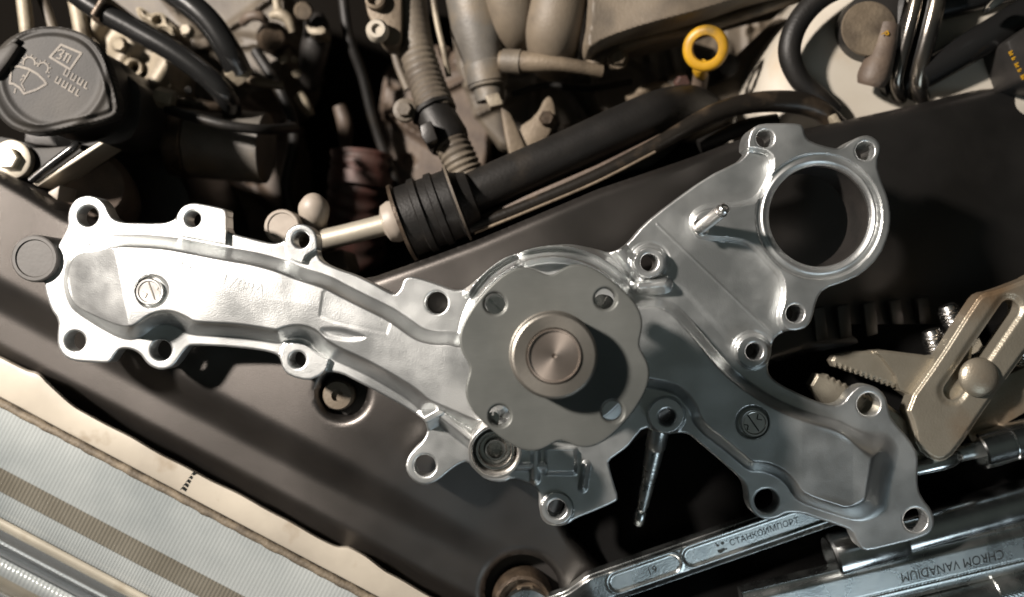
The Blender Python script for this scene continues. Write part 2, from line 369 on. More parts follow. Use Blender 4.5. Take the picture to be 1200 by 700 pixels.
# ================================================================== WATER PUMP
PUMP = thing('water_pump', 'new cast aluminium engine water pump with two arms, round flange and outlet bore', 'water pump', U(600, 380, 0))
OUT = [(80.3, 266), (79.5, 253), (83, 241), (91, 232), (103.5, 229), (116, 232), (124, 240), (128, 250), (133, 257), (143, 261), (165, 262), (187, 262),
 (195.4, 261), (205.7, 257), (208, 251), (214, 242), (226, 237.7), (241.7, 240), (258, 243.5), (263.5, 245), (266, 249), (266.6, 272), (276, 275), (296.6, 280),
 (312, 284), (322, 285.5), (331, 283.7), (334, 280), (336, 272), (343, 265), (353, 262), (363, 265), (370, 272), (372, 281), (372, 297.5), (377, 307),
 (396, 315.5), (416.6, 322), (440.6, 334), (452, 341), (462.6, 345.5), (469.5, 339.5), (473, 327.4), (480, 324), (490, 325.7), (512, 332.6), (531, 340), (541, 340),
 (547, 337), (556, 330), (573, 314.6), (590, 302.6), (600, 299), (609, 296.6), (619, 292), (640, 288), (665.5, 286), (680, 288), (697, 291.5), (714, 296.6),
 (726, 292), (736.6, 284.6), (755.5, 262), (783, 240), (828.6, 207), (860, 192), (870, 186), (877, 177), (876, 164), (881.5, 150), (892, 145), (915, 144.5),
 (937, 145), (941.5, 149), (943.6, 160), (950, 166.4), (975.7, 174), (986.5, 174), (997, 165.4), (1008, 159.5), (1019, 158.5), (1029, 165), (1032.6, 175),
 (1027, 192), (1031.5, 209), (1041, 233), (1044, 254), (1042, 274), (1031.5, 300), (1010, 321.4), (988.6, 331), (965, 338.6), (956.5, 351.5), (952, 373),
 (946, 383), (935, 387.5), (922, 387.5), (909, 394), (904, 404), (904, 415), (899, 428), (901, 440), (914, 450.6), (937, 462), (958, 471), (976, 476), (988.6, 472.4),
 (996, 461), (1009, 450.6), (1024.6, 452), (1037.5, 463.4), (1041, 479), (1045, 492), (1066, 515), (1076, 533), (1075, 553.5), (1076, 574), (1082, 586),
 (1091, 596.6), (1095, 608.6), (1093.5, 620.6), (1086, 627.5), (1068.6, 633.5), (1043, 640), (1018, 646), (1009, 644), (1003.5, 634), (998, 622), (983, 616),
 (957, 607.8), (940, 601.7), (921.7, 601), (912, 607), (898, 610), (884, 604), (876.7, 591), (876, 578), (873, 566), (860, 553.5), (836, 532.6), (815.5, 515.5), (807, 508.6),
 (796.6, 507), (782, 509.5), (768, 506), (755, 500), (742, 515.4), (735.5, 524), (723.5, 532.6), (713, 540), (714, 548), (720, 568.6), (725, 584), (721, 588.5),
 (696, 599.5), (674, 608), (667, 614), (652, 617.5), (638, 613), (632, 602), (632, 579), (626, 568.6), (613.7, 563.5), (600, 560), (590, 566), (570, 563), (556, 551), (548, 540.6),
 (538, 544), (526, 552.6), (514, 563), (503.5, 568), (493, 568.5), (481, 561), (475, 549), (477, 537), (484.6, 527), (495, 518), (501, 506), (499, 496),
 (493, 489), (474, 477), (447, 462), (416, 446), (400.6, 438), (388, 436), (380, 436.5), (373, 442), (361, 446.6), (340.6, 441.5), (332, 434), (328.6, 422), (326, 417),
 (318, 413.5), (308.6, 411.5), (283, 408), (248.6, 405.5), (226, 405), (219.5, 407), (212.6, 416), (206, 426), (199, 432), (189, 434), (179, 431), (172, 426), (163.5, 414), (153, 409), (141, 409),
 (136, 414), (129, 425), (124, 426), (107, 425), (86, 423.5), (74, 417), (67.5, 405), (67.5, 393), (69, 376), (59, 361), (53, 340), (52, 325), (59, 304), (71.5, 283)]
LB = [(126, 275), (143, 273), (180, 274.5), (207, 277.5), (238, 283.5), (264, 288.6), (300, 294.6), (334, 304), (355, 313), (386, 322), (411.5, 336), (454, 356.6),
 (464, 362), (481.5, 374), (495, 384), (512, 388), (529.5, 387), (545, 392), (600, 380), (640, 440), (580, 520), (514, 492), (493, 483), (479.5, 470), (448.6, 451), (423, 437), (392, 423.5), (381, 417), (371, 411),
 (362, 401), (350, 397), (336, 399), (327.5, 404), (303.5, 400), (274, 396), (248.6, 395), (221, 393), (211, 386), (197, 380), (182, 383), (168.6, 394), (156.6, 399.5), (143, 398), (126, 390), (108.6, 379.7),
 (88, 366), (79.5, 355.7), (74, 340), (73.4, 323), (77, 305), (83, 294), (96.6, 286), (112, 283.5)]
RB = [(640, 380), (755, 345), (790, 352), (822, 388), (846, 418), (862, 434), (880.6, 449), (911, 468), (945, 482.7), (981, 491.7), (996, 499.5), (1014, 505), (1037.5, 505), (1050, 515), (1055.5, 530), (1049, 553.5), (1041, 584),
 (1037, 599), (1026, 608), (1012, 612), (998, 610), (974, 602), (945, 593), (930, 584), (922, 569), (909, 558.6), (893.4, 553), (878, 553.5), (862, 540), (843, 524), (822, 508.6), (810, 494), (806, 480), (792, 462), (760, 455), (640, 440)]
PLATE = [(700, 250), (738, 300), (752, 330), (775, 332), (792, 338), (812, 358), (872, 424), (892, 434), (940, 440), (1080, 340), (1080, 110), (860, 110), (700, 230)]
OUTL = [(903, 184), (899, 205), (888, 228), (874, 236), (829, 238), (812, 246), (806, 260), (811, 276), (826, 283), (855, 284), (878, 289), (897, 309), (914, 328), (915, 350), (908, 370), (912, 386), (930, 398),
 (965, 395), (1080, 340), (1080, 110), (860, 110), (866, 180), (885, 178)]
TABQ = [(204, 230), (207, 268), (210, 277), (235, 281), (265.5, 287), (266.4, 272), (266.2, 244), (266, 230)]
BOSSP = [(333, 283), (336, 302), (348, 308), (356, 309.5), (357, 302), (366, 296), (376, 290), (376, 255), (330, 255)]
BOSSD = [(331, 402), (345, 400), (362, 404), (371, 413), (384, 419.5), (387, 420), (382, 437), (362, 452), (330, 445), (325, 425)]
X, Y = grid(44, 1104, 136, 656, 1.0)
so = polysdf(chaikin(OUT, 1), X, Y)
def circ(x, y, r): return np.hypot(X - x, Y - y) - r
HOLES = [(103.5, 253.5, 12), (88.5, 400, 12), (189, 410.6, 12.3), (226.3, 256.7, 9.2), (353, 281, 9.8), (348.8, 422, 9.8), (511.8, 355, 13), (498, 545.8, 12.8),
         (652.7, 596.4, 11), (781.7, 489, 10), (897.8, 587, 14), (1072.4, 609.5, 14), (1017.7, 474, 13.6), (883.5, 412, 10), (931.4, 367.5, 10.6),
         (1013.5, 177, 11), (896.4, 162.6, 10.5), (760.6, 307.7, 10.2), (960, 253.6, 59)]
for h in HOLES: so = np.maximum(so, -circ(*h))
dL = -polysdf(chaikin(LB, 2), X, Y); dR = -polysdf(chaikin(RB, 2), X, Y); dP = -polysdf(chaikin(PLATE, 1), X, Y); dO = -polysdf(chaikin(OUTL, 2), X, Y)
dQ = -polysdf(TABQ, X, Y); dBP = -polysdf(chaikin(BOSSP, 1), X, Y); dD = -polysdf(chaikin(BOSSD, 1), X, Y)
def seg(ax, ay, bx, by):
    t = np.clip(((X - ax) * (bx - ax) + (Y - ay) * (by - ay)) / ((bx - ax) ** 2 + (by - ay) ** 2), 0, 1)
    return np.hypot(X - ax - t * (bx - ax), Y - ay - t * (by - ay))
Z = np.full(X.shape, 0.010)
bl = prof(dL, 18.0)
xl = 133 + (Y - 285) * 0.19
zl = np.minimum(0.010 + bl * 0.016, 0.010 + 0.0035 * prof(dL, 5) + np.maximum(0.0225 - 0.010 + (X - xl) * S * 0.46, 0.0) + 0.0)
# gentle crown across the arm, milled flat and the shallow dished spot beside it
mid = np.clip(dL, 0, 60); zl += bl * 0.0012 * (1 - ((60 - mid) / 60) ** 2)
mill = -polysdf([(376, 342), (384, 334), (425, 348), (462, 372), (455, 394), (425, 388), (390, 380), (372, 372)], X, Y)
zl -= 0.00025 * prof(mill, 4.0)
dish = -polysdf(chaikin([(372, 382), (400, 382), (436, 394), (420, 402), (396, 401), (376, 395)], 2), X, Y)
zl -= 0.0008 * prof(dish, 7.0)
wR = 13 + 26 * prof(X - 985, 50)
zr = 0.010 + prof(dR / wR, 1.0) * 0.015
zr -= 0.00003 * np.clip(X - 940, 0, 60) * prof(dR, 20)
zp = 0.010 + 0.0005 * prof(dP, 9) + 0.0075 * prof(dO, 7)
Z = np.maximum.reduce([Z, zl, zr, zp])
# central drum under the flange
rc = np.hypot(X - 648, Y - 405)
Z = np.maximum(Z, 0.010 + 0.012 * prof(112 - rc, 10))
# rim arc with its groove, upper side
th = np.degrees(np.arctan2(405 - Y, X - 648))
up = prof(th - 40, 6) * (1 - prof(th - 147, 5)) * (1 - np.exp(-((th - 111.5) / 2.0) ** 2))
Z = Z + up * (0.009 * np.exp(-((rc - 117) / 2.6) ** 2) + 0.011 * np.exp(-((rc - 104) / 3.5) ** 2))
# lower apron and its step
Z = Z + 0.004 * prof(Y - 524, 4) * (1 - prof(Y - 552, 6)) * prof(X - 637, 5) * (1 - prof(X - 672, 5)) + 0.0035 * prof(6 - seg(687, 545, 683, 572), 6)
# ribs
for a, hgt, wd in (((499, 492, 575, 450), 0.021, 7), ((512, 482, 560, 520), 0.020, 6), ((628, 525, 627, 562), 0.0140, 3.5), ((606, 547, 642, 547), 0.0135, 3.2), ((725, 292, 752, 325), 0.016, 6), ((750, 335, 778, 333), 0.019, 6)):
    Z = np.maximum(Z, 0.010 + (hgt - 0.010) * prof(wd * 1.9 - seg(*a), wd * 1.5))
# bosses
for (x, y, r, hgt, wd) in ((760.6, 307.7, 21, 0.0180, 4), (882, 412.5, 21.5, 0.0170, 4), (781, 487, 23, 0.0165, 3)):
    q = r - np.hypot(X - x, Y - y); Z = np.where(q > -1, np.maximum(np.minimum(Z, hgt), 0.010 + (hgt - 0.010) * prof(q, wd)), Z)
for (x, y, r) in ((760.6, 307.7, 26), (882, 412.5, 26)):
    q = np.hypot(X - x, Y - y); Z = Z - 0.0008 * np.exp(-((q - r + 3) / 1.6) ** 2)
q = np.hypot(X - 652.7, Y - 596.4); Z = np.where(q < 20, np.maximum(Z, 0.010 + 0.0018 * prof(20 - q, 2)), Z) - 0.0012 * np.exp(-((q - 21) / 1.3) ** 2)
Z = np.maximum(Z, 0.010 + 0.0032 * prof(dQ, 1.8)); Z = np.maximum(Z, 0.010 + 0.003 * prof(dBP, 1.8)); Z = np.maximum(Z, 0.010 + 0.003 * prof(dD, 1.8))
# flat lugs cut clear of the arm slopes
for (x, y, r) in ((103.5, 253.5, 23), (189, 410.6, 22), (897.8, 587, 23), (1017.7, 474, 24), (511.8, 355, 30), (88.5, 400, 22)):
    q = np.hypot(X - x, Y - y); k = prof(r + 4 - q, 4); Z = Z * (1 - k) + 0.0100 * k
# outlet bore: gasket land, groove, chamfer
q = np.hypot(X - 960, Y - 253.6)
Z = Z - 0.0016 * prof(75 - q, 2.5) * (q > 50) + 0.0006 * np.exp(-((q - 66) / 2.0) ** 2) - 0.0010 * prof(63.5 - q, 4)
# plug pockets
for (x, y) in ((178, 342), (882, 495)):
    q = np.hypot(X - x, Y - y); Z = Z - 0.0030 * prof(20.5 - q, 3.5)
# casting seam across the plate and general unevenness
Z = Z + 0.00025 * np.exp(-((seg(770, 263, 905, 392)) / 1.0) ** 2)
rng = np.random.default_rng(3)
def vnoise(step, amp):
    g = rng.standard_normal((int(520 / step) + 3, int(1060 / step) + 3))
    yy = (Y - Y[0, 0]) / step; xx = (X - X[0, 0]) / step; j = yy.astype(int); i = xx.astype(int); fy = yy - j; fx = xx - i
    fy = fy * fy * (3 - 2 * fy); fx = fx * fx * (3 - 2 * fx)
    return amp * ((g[j, i] * (1 - fx) + g[j, i + 1] * fx) * (1 - fy) + (g[j + 1, i] * (1 - fx) + g[j + 1, i + 1] * fx) * fy)
Z = Z + vnoise(22, 0.00002) + vnoise(60, 0.00006)
# rounded casting edge
rd = 2.6; q = np.clip(rd + so, 0, rd); Z = Z - (rd - np.sqrt(np.maximum(rd * rd - q * q, 0))) * S * 0.8
v, f = heightfield(X, Y, so, Z, 0.0)
HZ, HX0, HY0 = Z, X[0, 0], Y[0, 0]
def hz(x, y): return float(HZ[int(round(y - HY0)), int(round(x - HX0))])
obj('housing', v, f, M['alu'], PUMP, smooth=42)
# deeper neck wall under the outlet bore
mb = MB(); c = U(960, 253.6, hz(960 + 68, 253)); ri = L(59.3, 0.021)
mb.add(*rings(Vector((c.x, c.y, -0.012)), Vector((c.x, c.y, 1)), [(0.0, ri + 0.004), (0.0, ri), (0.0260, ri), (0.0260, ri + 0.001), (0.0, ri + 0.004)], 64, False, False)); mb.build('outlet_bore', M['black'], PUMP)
# plugs with their stamped dial
def plug(x, y, r, ang):
    z = hz(x, y); mb = MB(); rr = L(r, z + 0.003)
    mb.add(*lathe(x, y, z - 0.001, [(rr, 0), (rr, 0.0034), (rr - 0.0004, 0.0040), (rr - 0.0012, 0.0040), (rr - 0.0016, 0.0034), (0, 0.0034)], 40))
    p = mb.build('core_plug', M['alu_mach'], PUMP)
    c = U(x, y, z + 0.0025); mb = MB()
    def bar(cx, cy, a, l, wd):
        d = Vector((math.cos(a), math.sin(a), 0)); n = Vector((-d.y, d.x, 0)); o = Vector((cx, cy, 0))
        vs = [o + d * sx * l / 2 + n * sy * wd / 2 + Vector((0, 0, zz)) for zz in (c.z - 0.0002, c.z + 0.00025) for sx, sy in ((-1, -1), (1, -1), (1, 1), (-1, 1))]
        mb.add(vs, [[3, 2, 1, 0], [4, 5, 6, 7], [0, 1, 5, 4], [1, 2, 6, 5], [2, 3, 7, 6], [3, 0, 4, 7]])
    bar(c.x, c.y, ang, rr * 1.6, 0.0006)
    for k in (-1, 1):
        for s_, a in ((0.35, 0.25), (0.35, -0.25)):
            bar(c.x + k * rr * 0.55 * math.cos(ang + 1.57 + a), c.y + k * rr * 0.55 * math.sin(ang + 1.57 + a), ang + 1.57 + a * 3, rr * s_, 0.0004)
    mb.build('dial_mark', M['ink'] if x > 500 else M['hub'], p)
plug(178, 342, 15.5, R(-70)); plug(882, 495, 16, R(-55))
# bearing cup
mb = MB(); z = 0.050; r = lambda p: L(p, z)
cc = U(580, 530, z); up_z = lambda lst, **kw: rings(Vector((cc.x, cc.y, 0.0)), Vector((cc.x, cc.y, 1)), [(h, rr_) for rr_, h in lst], 64, **kw)
mb.add(*up_z([(r(33), 0.004), (r(31.8), z - 0.004), (r(31.2), z - 0.0006), (r(30.2), z), (r(28.5), z), (r(27), z - 0.0012), (r(26), z - 0.005), (r(24), z - 0.007)], cap1=False)); cup = mb.build('bearing_cup', M['alu_mach'], PUMP)
mb = MB(); mb.add(*up_z([(r(24.5), z - 0.010), (r(24), z - 0.0055), (r(22.5), z - 0.0040), (r(20), z - 0.0040), (r(18.5), z - 0.0055), (r(18), z - 0.011), (r(14.5), z - 0.011), (r(13.5), z - 0.007), (r(12), z - 0.0055), (r(10), z - 0.0055), (r(8.5), z - 0.0075), (r(8), z - 0.022), (0, z - 0.022)], cap0=False)); mb.build('inner_race', M['steel'], cup, smooth=50)
# pulley flange
ZD = 0.092; DC = (649.5, 419)
X2, Y2 = grid(525, 775, 295, 545, 1.0); so2 = np.hypot(X2 - DC[0], Y2 - DC[1]); t2 = np.degrees(np.arctan2(Y2 - DC[1], X2 - DC[0]))
rad = np.full(X2.shape, 112.0)
for a0, dp in ((-8, 11), (86, 14), (173, 12), (-93, 15)):
    da = (t2 - a0 + 180) % 360 - 180; rad = rad - dp * np.exp(-(da / 10.5) ** 2) + 2.2 * np.exp(-((np.abs(da) - 24) / 12) ** 2)
sdd = (so2 - rad) * 0.97
for (x, y) in ((580, 356), (709.5, 350.5), (585.5, 487.5), (718, 482.5)): sdd = np.maximum(sdd, 12.2 - np.hypot(X2 - x, Y2 - y))
Zd = np.full(X2.shape, ZD)
for (x, y) in ((580, 356), (709.5, 350.5), (585.5, 487.5), (718, 482.5)): Zd = Zd - 0.0007 * prof(15 - np.hypot(X2 - x, Y2 - y), 2.6)
q = np.clip(2.2 + sdd, 0, 2.2); Zd = Zd - (2.2 - np.sqrt(np.maximum(2.2 ** 2 - q * q, 0))) * S * 0.8
v, f = heightfield(X2, Y2, sdd, Zd, ZD - 0.006)
# close the underside
vb, fb = heightfield(X2, Y2, sdd, np.full(X2.shape, ZD - 0.006) * 0 + ZD - 0.006, ZD - 0.006)
obj('pulley_flange', v, f, M['disc'], PUMP, smooth=40)
# hub boss below the flange, then hub nose and shaft end
mb = MB(); c = U(650, 418.5, ZD); r = lambda p: L(p, ZD)
mb.add(*rings(Vector((c.x, c.y, 0.020)), Vector((c.x, c.y, 1)), [(0, r(70)), (0.012, r(66)), (0.016, r(52)), (ZD - 0.0265, r(50)), (ZD - 0.0265, 0)], 48)); mb.build('bearing_boss', M['alu'], PUMP)
zt = ZD + 0.0125; r = lambda p: L(p, zt); c = U(649.5, 417.5, zt)
mb = MB(); mb.add(*rings(Vector((c.x, c.y, ZD - 0.001)), Vector((c.x, c.y, 1)),
    [(0, r(53)), (0.0016, r(53)), (0.0020, r(51.5)), (0.0122, r(51.0)), (0.0130, r(49.8)), (0.0135, r(47.5)), (0.0135, r(33.5)), (0.0130, r(32.6)), (0.0080, r(32.4))], 96))
hub = mb.build('hub', M['hub'], PUMP, smooth=30)
mb = MB(); mb.add(*rings(Vector((c.x, c.y, zt - 0.006)), Vector((c.x, c.y, 1)), [(0, r(32.0)), (0.0062, r(32.0)), (0.0068, r(31.3)), (0.0068, r(29.8)), (0.0060, r(29.2)), (0.0060, r(3)), (0.0055, r(1.5)), (0.0050, 0)], 96))
so_ = mb.build('shaft_end', M['shaft'], PUMP, smooth=30)
# put the shaft's own origin on its axis so the turning marks run round it
d_ = Vector((c.x, c.y, 0)) - PUMP.location
for o_ in (hub, so_):
    dd = Vector((d_.x, d_.y, 0)); o_.data.transform(Matrix.Translation(-dd)); o_.location = dd
# slotted plugs seen through the flange holes
def slot_plug(x, y, r, z, ang):
    mb = MB(); rr = L(r, z); c = U(x, y, z); d = Vector((math.cos(ang), math.sin(ang), 0)); n = Vector((-d.y, d.x, 0)); g = 0.14 * rr
    for s_ in (1, -1):
        pts = [c + d * math.cos(a) * rr + n * s_ * math.sin(a) * rr for a in np.linspace(0.14, math.pi - 0.14, 18)]
        k = len(pts); vs = [p + Vector((0, 0, -0.012)) for p in pts] + pts
        fs = [list(range(k, 2 * k)) if s_ > 0 else list(range(2 * k - 1, k - 1, -1))] + [[i, (i + 1) % k, k + (i + 1) % k, k + i] for i in range(k)]
        mb.add(vs, fs)
    mb.add(*lathe(x, y, z - 0.013, [(rr * 0.98, 0), (rr * 0.98, 0.011), (0, 0.011)], 24))
    mb.build('slotted_screw', M['steel'], PUMP)
slot_plug(581, 357.5, 11.0, ZD - 0.0012, R(-42)); slot_plug(578, 490, 7.5, ZD - 0.008, R(95)); slot_plug(706, 356, 11, ZD - 0.030, R(60))
# stud on the pad by the outlet
a = U(821, 267, 0.021); b = U(850, 244, 0.046); ln = (b - a).length; mb = MB()
mb.add(*rings(a, b, [(0, 0.0046), (0.0008, 0.0044), (0.0015, 0.0034), (ln - 0.004, 0.0033), (ln - 0.004, 0.0026), (ln - 0.0006, 0.0026), (ln, 0.002), (ln, 0.0012), (ln - 0.002, 0.0010), (ln - 0.002, 0)], 28))
mb.build('nipple', M['alu_mach'], PUMP)
# faint cast numbers on the left arm
mb = MB()
for t_, x, y in (('AJ', 205, 311), ('9-', 227, 320), ('1708A', 284, 335)):
    c = U(x, y, hz(x, y)); mb.add(*text_mesh(t_, 0.0088, c, R(-16), c.z - 0.00002, 0.00014))
mb.build('cast_lettering', M['alu'], PUMP)

# ================================================================== HEADLIGHT (lower left)
HL = thing('headlight', 'car headlight with beige housing rim and clear ribbed lens in lower left corner', 'headlight', U(100, 600, -0.08))
def hpt(s, t): p = HLO + HLE * s + HLN * t; return p[0], p[1]
def strip_edge(s):
    """upper edge of the rim: mostly straight with two lugs"""
    return -13 * float(prof(np.float64(-85 - s), 60)) * (1 - float(prof(np.float64(-s - 190), 40)) * 0.3) - 6 * float(prof(np.float64(s - 252), 16)) * (1 - float(prof(np.float64(s - 285), 40))) + 0.7 * math.sin(s / 29) + 0.5 * math.sin(s / 11.3) - 3.5 * math.exp(-((s + 150) / 9) ** 2)
ss = np.arange(-330, 620, 5.0)
mb = MB(); vs = []; pr = [(-1, -0.034), (0, -0.0135), (1.5, -0.0118), (5, -0.0112), (26, -0.0125), (29.5, -0.0135), (30.5, -0.020), (30.5, -0.034)]
for s_ in ss:
    for k, (t, z) in enumerate(pr):
        te = t + strip_edge(s_) * (1 - min(max(t, 0) / 30.5, 1)); x, y = hpt(s_, te)
        vs.append(U(x, y, z - 0.00001 * max(0, s_) ))
n = len(pr); fs = [[i * n + k, i * n + k + 1, (i + 1) * n + k + 1, (i + 1) * n + k] for i in range(len(ss) - 1) for k in range(n - 1)]
mb.add(vs, fs); rim = mb.build('housing_rim', M['beige'], HL)
# joint mark across the rim
mb = MB()
for k in range(5):
    t = 2 + k * 5.4; x, y = hpt(63.5 - k * 0.8, t); x2, y2 = hpt(62.7 - k * 0.8, t + 3.6)
    mb.add(*prism([(x, y), (x + 0.8, y + 0.3), (x2 + 0.8, y2 + 0.3), (x2, y2)], -0.0128, -0.0108))
mb.build('joint_mark', M['ink'], rim)
P = []; rr = []
for s_ in np.arange(-330, 620, 6.0):
    x, y = hpt(s_, 35.5 + 0.4 * math.sin(s_ * 0.21) + random.uniform(-.3, .3)); P.append(U(x, y, -0.0185)); rr.append(L(5.0 + random.uniform(-0.35, 0.35)))
mb = MB(); mb.add(*sweep(P, rr, 10)); mb.build('sealant_bead', M['gasket'], HL)
def band(name, t0, t1, z0, z1, m, pitch, amp, nt=6, crown=0.0):
    st = pitch / 4.0 if pitch else 8.0
    s0 = np.arange(-330, 640, st); vs = []; 
    for s_ in s0:
        for k in range(nt + 1):
            u = k / nt; t = t0 + (t1 - t0) * u; x, y = hpt(s_, t)
            z = z0 + (z1 - z0) * u + crown * math.sin(math.pi * u) + (amp * math.cos(2 * math.pi * s_ / pitch) if pitch else 0)
            vs.append(U(x, y, z))
    n = nt + 1; fs = [[i * n + k, i * n + k + 1, (i + 1) * n + k + 1, (i + 1) * n + k] for i in range(len(s0) - 1) for k in range(nt)]
    mb = MB(); mb.add(vs, fs); return mb.build(name, m, HL, smooth=60)
band('ribbed_band', 40, 104, -0.027, -0.034, M['lensrib'], 4.6, 0.00010, 6, 0.002)
band('ribbed_band', 103, 129, -0.0335, -0.040, M['tanrib'], 4.6, 0.00024, 4)
band('ribbed_band', 128, 156, -0.039, -0.046, M['lensrib'], 3.8, 0.00018, 4, 0.001)
band('reflector_band', 155, 168, -0.043, -0.046, M['beige'], 0, 0, 6, 0.003)
band('reflector_band', 167, 186, -0.045, -0.054, M['mirror'], 0, 0, 10, 0.002)
band('reflector_band', 185, 197, -0.052, -0.057, M['mirror'], 0, 0, 10, -0.003)
band('ribbed_band', 196, 216, -0.053, -0.056, M['lensrib'], 5.2, 0.00018, 6, 0.004)
band('reflector_band', 215, 232, -0.055, -0.062, M['tanrib'], 0, 0, 6, 0.002)
band('reflector_band', 231, 241, -0.060, -0.062, M['mirror'], 0, 0, 6, 0.003)
band('reflector_band', 240, 262, -0.061, -0.068, M['tanrib'], 0, 0, 8, 0.002)
band('reflector_band', 261, 275, -0.065, -0.068, M['mirror'], 0, 0, 8, 0.003)
band('reflector_band', 274, 420, -0.067, -0.09, M['tanrib'], 0, 0, 10, 0.004)
# clear outer lens standing over the bands
s0 = np.arange(-330, 640, 12.0); vs = []; nt_ = 24
for s_ in s0:
    for k in range(nt_ + 1):
        u = k / nt_; t = 37 + 390 * u; x, y = hpt(s_, t); vs.append(U(x, y, -0.0195 - 0.060 * u ** 1.6))
n = nt_ + 1; mb = MB(); mb.add(vs, [[(i + 1) * n + k, (i + 1) * n + k + 1, i * n + k + 1, i * n + k] for i in range(len(s0) - 1) for k in range(nt_)])
mb.build('outer_lens', M['lens'], HL, smooth=60)

# ================================================================== ENGINE BAY
def hexprism(c, t, r, h):
    t = Vector(t).normalized(); x = t.orthogonal().normalized(); y = t.cross(x); c = Vector(c)
    v = []
    for hh, q in ((0, 1), (h * 0.86, 1), (h, 0.86)):
        for k in range(6):
            a = k * math.pi / 3 + 0.3; v.append(c + t * hh + (x * math.cos(a) + y * math.sin(a)) * r * q)
    f = [[i * 6 + k, i * 6 + (k + 1) % 6, (i + 1) * 6 + (k + 1) % 6, (i + 1) * 6 + k] for i in range(2) for k in range(6)] + [list(range(6))[::-1], list(range(12, 18))]
    return v, f
def bolt(name, px, py, z, r, label, m, washer=1.5, tilt=(0, 0, 1), h=0.5, group=None):
    t = thing(name, label, 'bolt', U(px, py, z - 0.01), group); c = U(px, py, z); rr = L(r, z)
    mb = MB(); mb.add(*hexprism(c + Vector(tilt).normalized() * rr * 0.2, tilt, rr, rr * h * 1.4)); mb.build('head', m, t)
    mb = MB(); mb.add(*rings(c - Vector(tilt).normalized() * 0.004, c + Vector(tilt), [(0, rr * washer), (0.004 + rr * 0.12, rr * washer), (0.004 + rr * 0.2, rr * washer * 0.93), (0.004 + rr * 0.2, 0)], 28)); mb.build('washer', m, t)
    return t
def solo(name, vf, m, label, cat, smooth=38, bevel=0, group=None):
    mb = MB(); mb.add(*vf); return tag(mb.build(name, m, None, smooth, bevel), label, cat, group)

# ---- washer-fluid filler cap with its neck
CAP = thing('filler_cap', 'dark grey plastic washer filler cap with raised windscreen symbol', 'cap', U(70, 95, -0.03))
zc = -0.028
cp = chaikin([(75, 31), (105, 42), (124, 66), (133, 95), (140, 122), (138, 136), (122, 143), (92, 149), (55, 158), (28, 157), (5, 146), (-12, 120), (-16, 90), (-6, 60), (16, 40), (45, 31)], 2)
Xc, Yc = grid(-25, 150, 22, 168, 1.5); sdc = polysdf(cp, Xc, Yc)
Zc = zc - 0.0016 * prof(12 + sdc, 5) - 0.0015 * prof(3 + sdc, 3) + 0.0012 * np.exp(-((np.hypot(Xc - 62, Yc - 88) - 62) / 5) ** 2)
mb = MB(); mb.add(*heightfield(Xc, Yc, sdc, Zc, zc - 0.009)); mb.build('lid', M['cap'], CAP)
# symbols
mb = MB(); zs = zc + 0.0004
def stroke(P, wd=1.2, z=zs):
    for (ax, ay), (bx, by) in zip(P[:-1], P[1:]):
        d = math.hypot(bx - ax, by - ay) + 1e-9; nx, ny = -(by - ay) / d * wd, (bx - ax) / d * wd; ex, ey = (bx - ax) / d * wd * .5, (by - ay) / d * wd * .5
        mb.add(*prism([(ax - ex + nx, ay - ey + ny), (bx + ex + nx, by + ey + ny), (bx + ex - nx, by + ey - ny), (ax - ex - nx, ay - ey - ny)], z - 0.0015, z - 0.00008 + random.uniform(0, 0.00006)))
stroke([(13, 78.5), (22, 78), (33, 81), (44, 87), (52, 95), (54, 98.5), (43, 105), (28, 110), (23, 103), (16, 98.5), (11.5, 98), (13, 78.5)], 1.3)
stroke([(34, 84), (30, 91), (25, 98.5), (29, 106)], .8)
stroke([(26.5, 90), (28, 88), (30, 91)], .8); stroke([(24, 94.5), (26, 92.5)], .8); stroke([(18, 104), (17, 109)], .9)
for cx, cy, a0, rr_ in ((34, 74, -0.5, 7), (50, 80, 0.1, 6.5)):
    stroke([(cx + rr_ * math.cos(a), cy + rr_ * math.sin(a)) for a in np.linspace(a0 - 2.9, a0 + 0.8, 9)], .9)
    for a in np.linspace(a0 - 2.6, a0 + 0.5, 6): stroke([(cx + (rr_ + 1.5) * math.cos(a), cy + (rr_ + 1.5) * math.sin(a)), (cx + (rr_ + 3.2) * math.cos(a), cy + (rr_ + 3.2) * math.sin(a))], .6)
stroke([(71.5, 52.5), (95, 62.5), (82, 81.5), (58.5, 67), (71.5, 52.5)], 1.3)
stroke([(56.5, 89.5), (57.5, 90)], 1.1)
# the three figures in the box and the two rows of letter strokes
stroke([(68, 60), (72, 58), (75, 60), (73, 63), (70, 64), (72, 66), (70, 69), (66, 68)], .9)
stroke([(79, 63), (74.5, 71)], 1.0); stroke([(83, 65), (78.5, 73.5)], 1.0); stroke([(77, 62.5), (81, 64)], .8)
for r0 in range(2):
    for k in range(7):
        x = 76 - r0 * 10 + k * 4.0; y = 84.5 + r0 * 8.5 + k * 2.5
        stroke([(x + 1.7, y - 3.2), (x - 1.7, y + 3.2)], .85)
        if k % 2 == 0: stroke([(x - 1.7, y + 3.2), (x + 2.0, y + 4.8)], .7)
mb.build('raised_symbols', M['loom'], CAP)
mb = MB(); mb.add(*prism(chaikin([(60, 70), (140, 70), (150, 92), (160, 95), (166, 112), (164, 145), (150, 168), (110, 172), (50, 172), (20, 165)], 1), -0.10, -0.060)); mb.build('neck', M['black'], CAP, bevel=0.002)
mb = MB(); c_ = U(66, 96, zc); mb.add(*rings(Vector((c_.x, c_.y, -0.08)), Vector((c_.x, c_.y, 1)), [(0, 0.029), (zc + 0.073, 0.028), (zc + 0.073, 0)], 36)); mb.build('collar', M['black'], CAP)
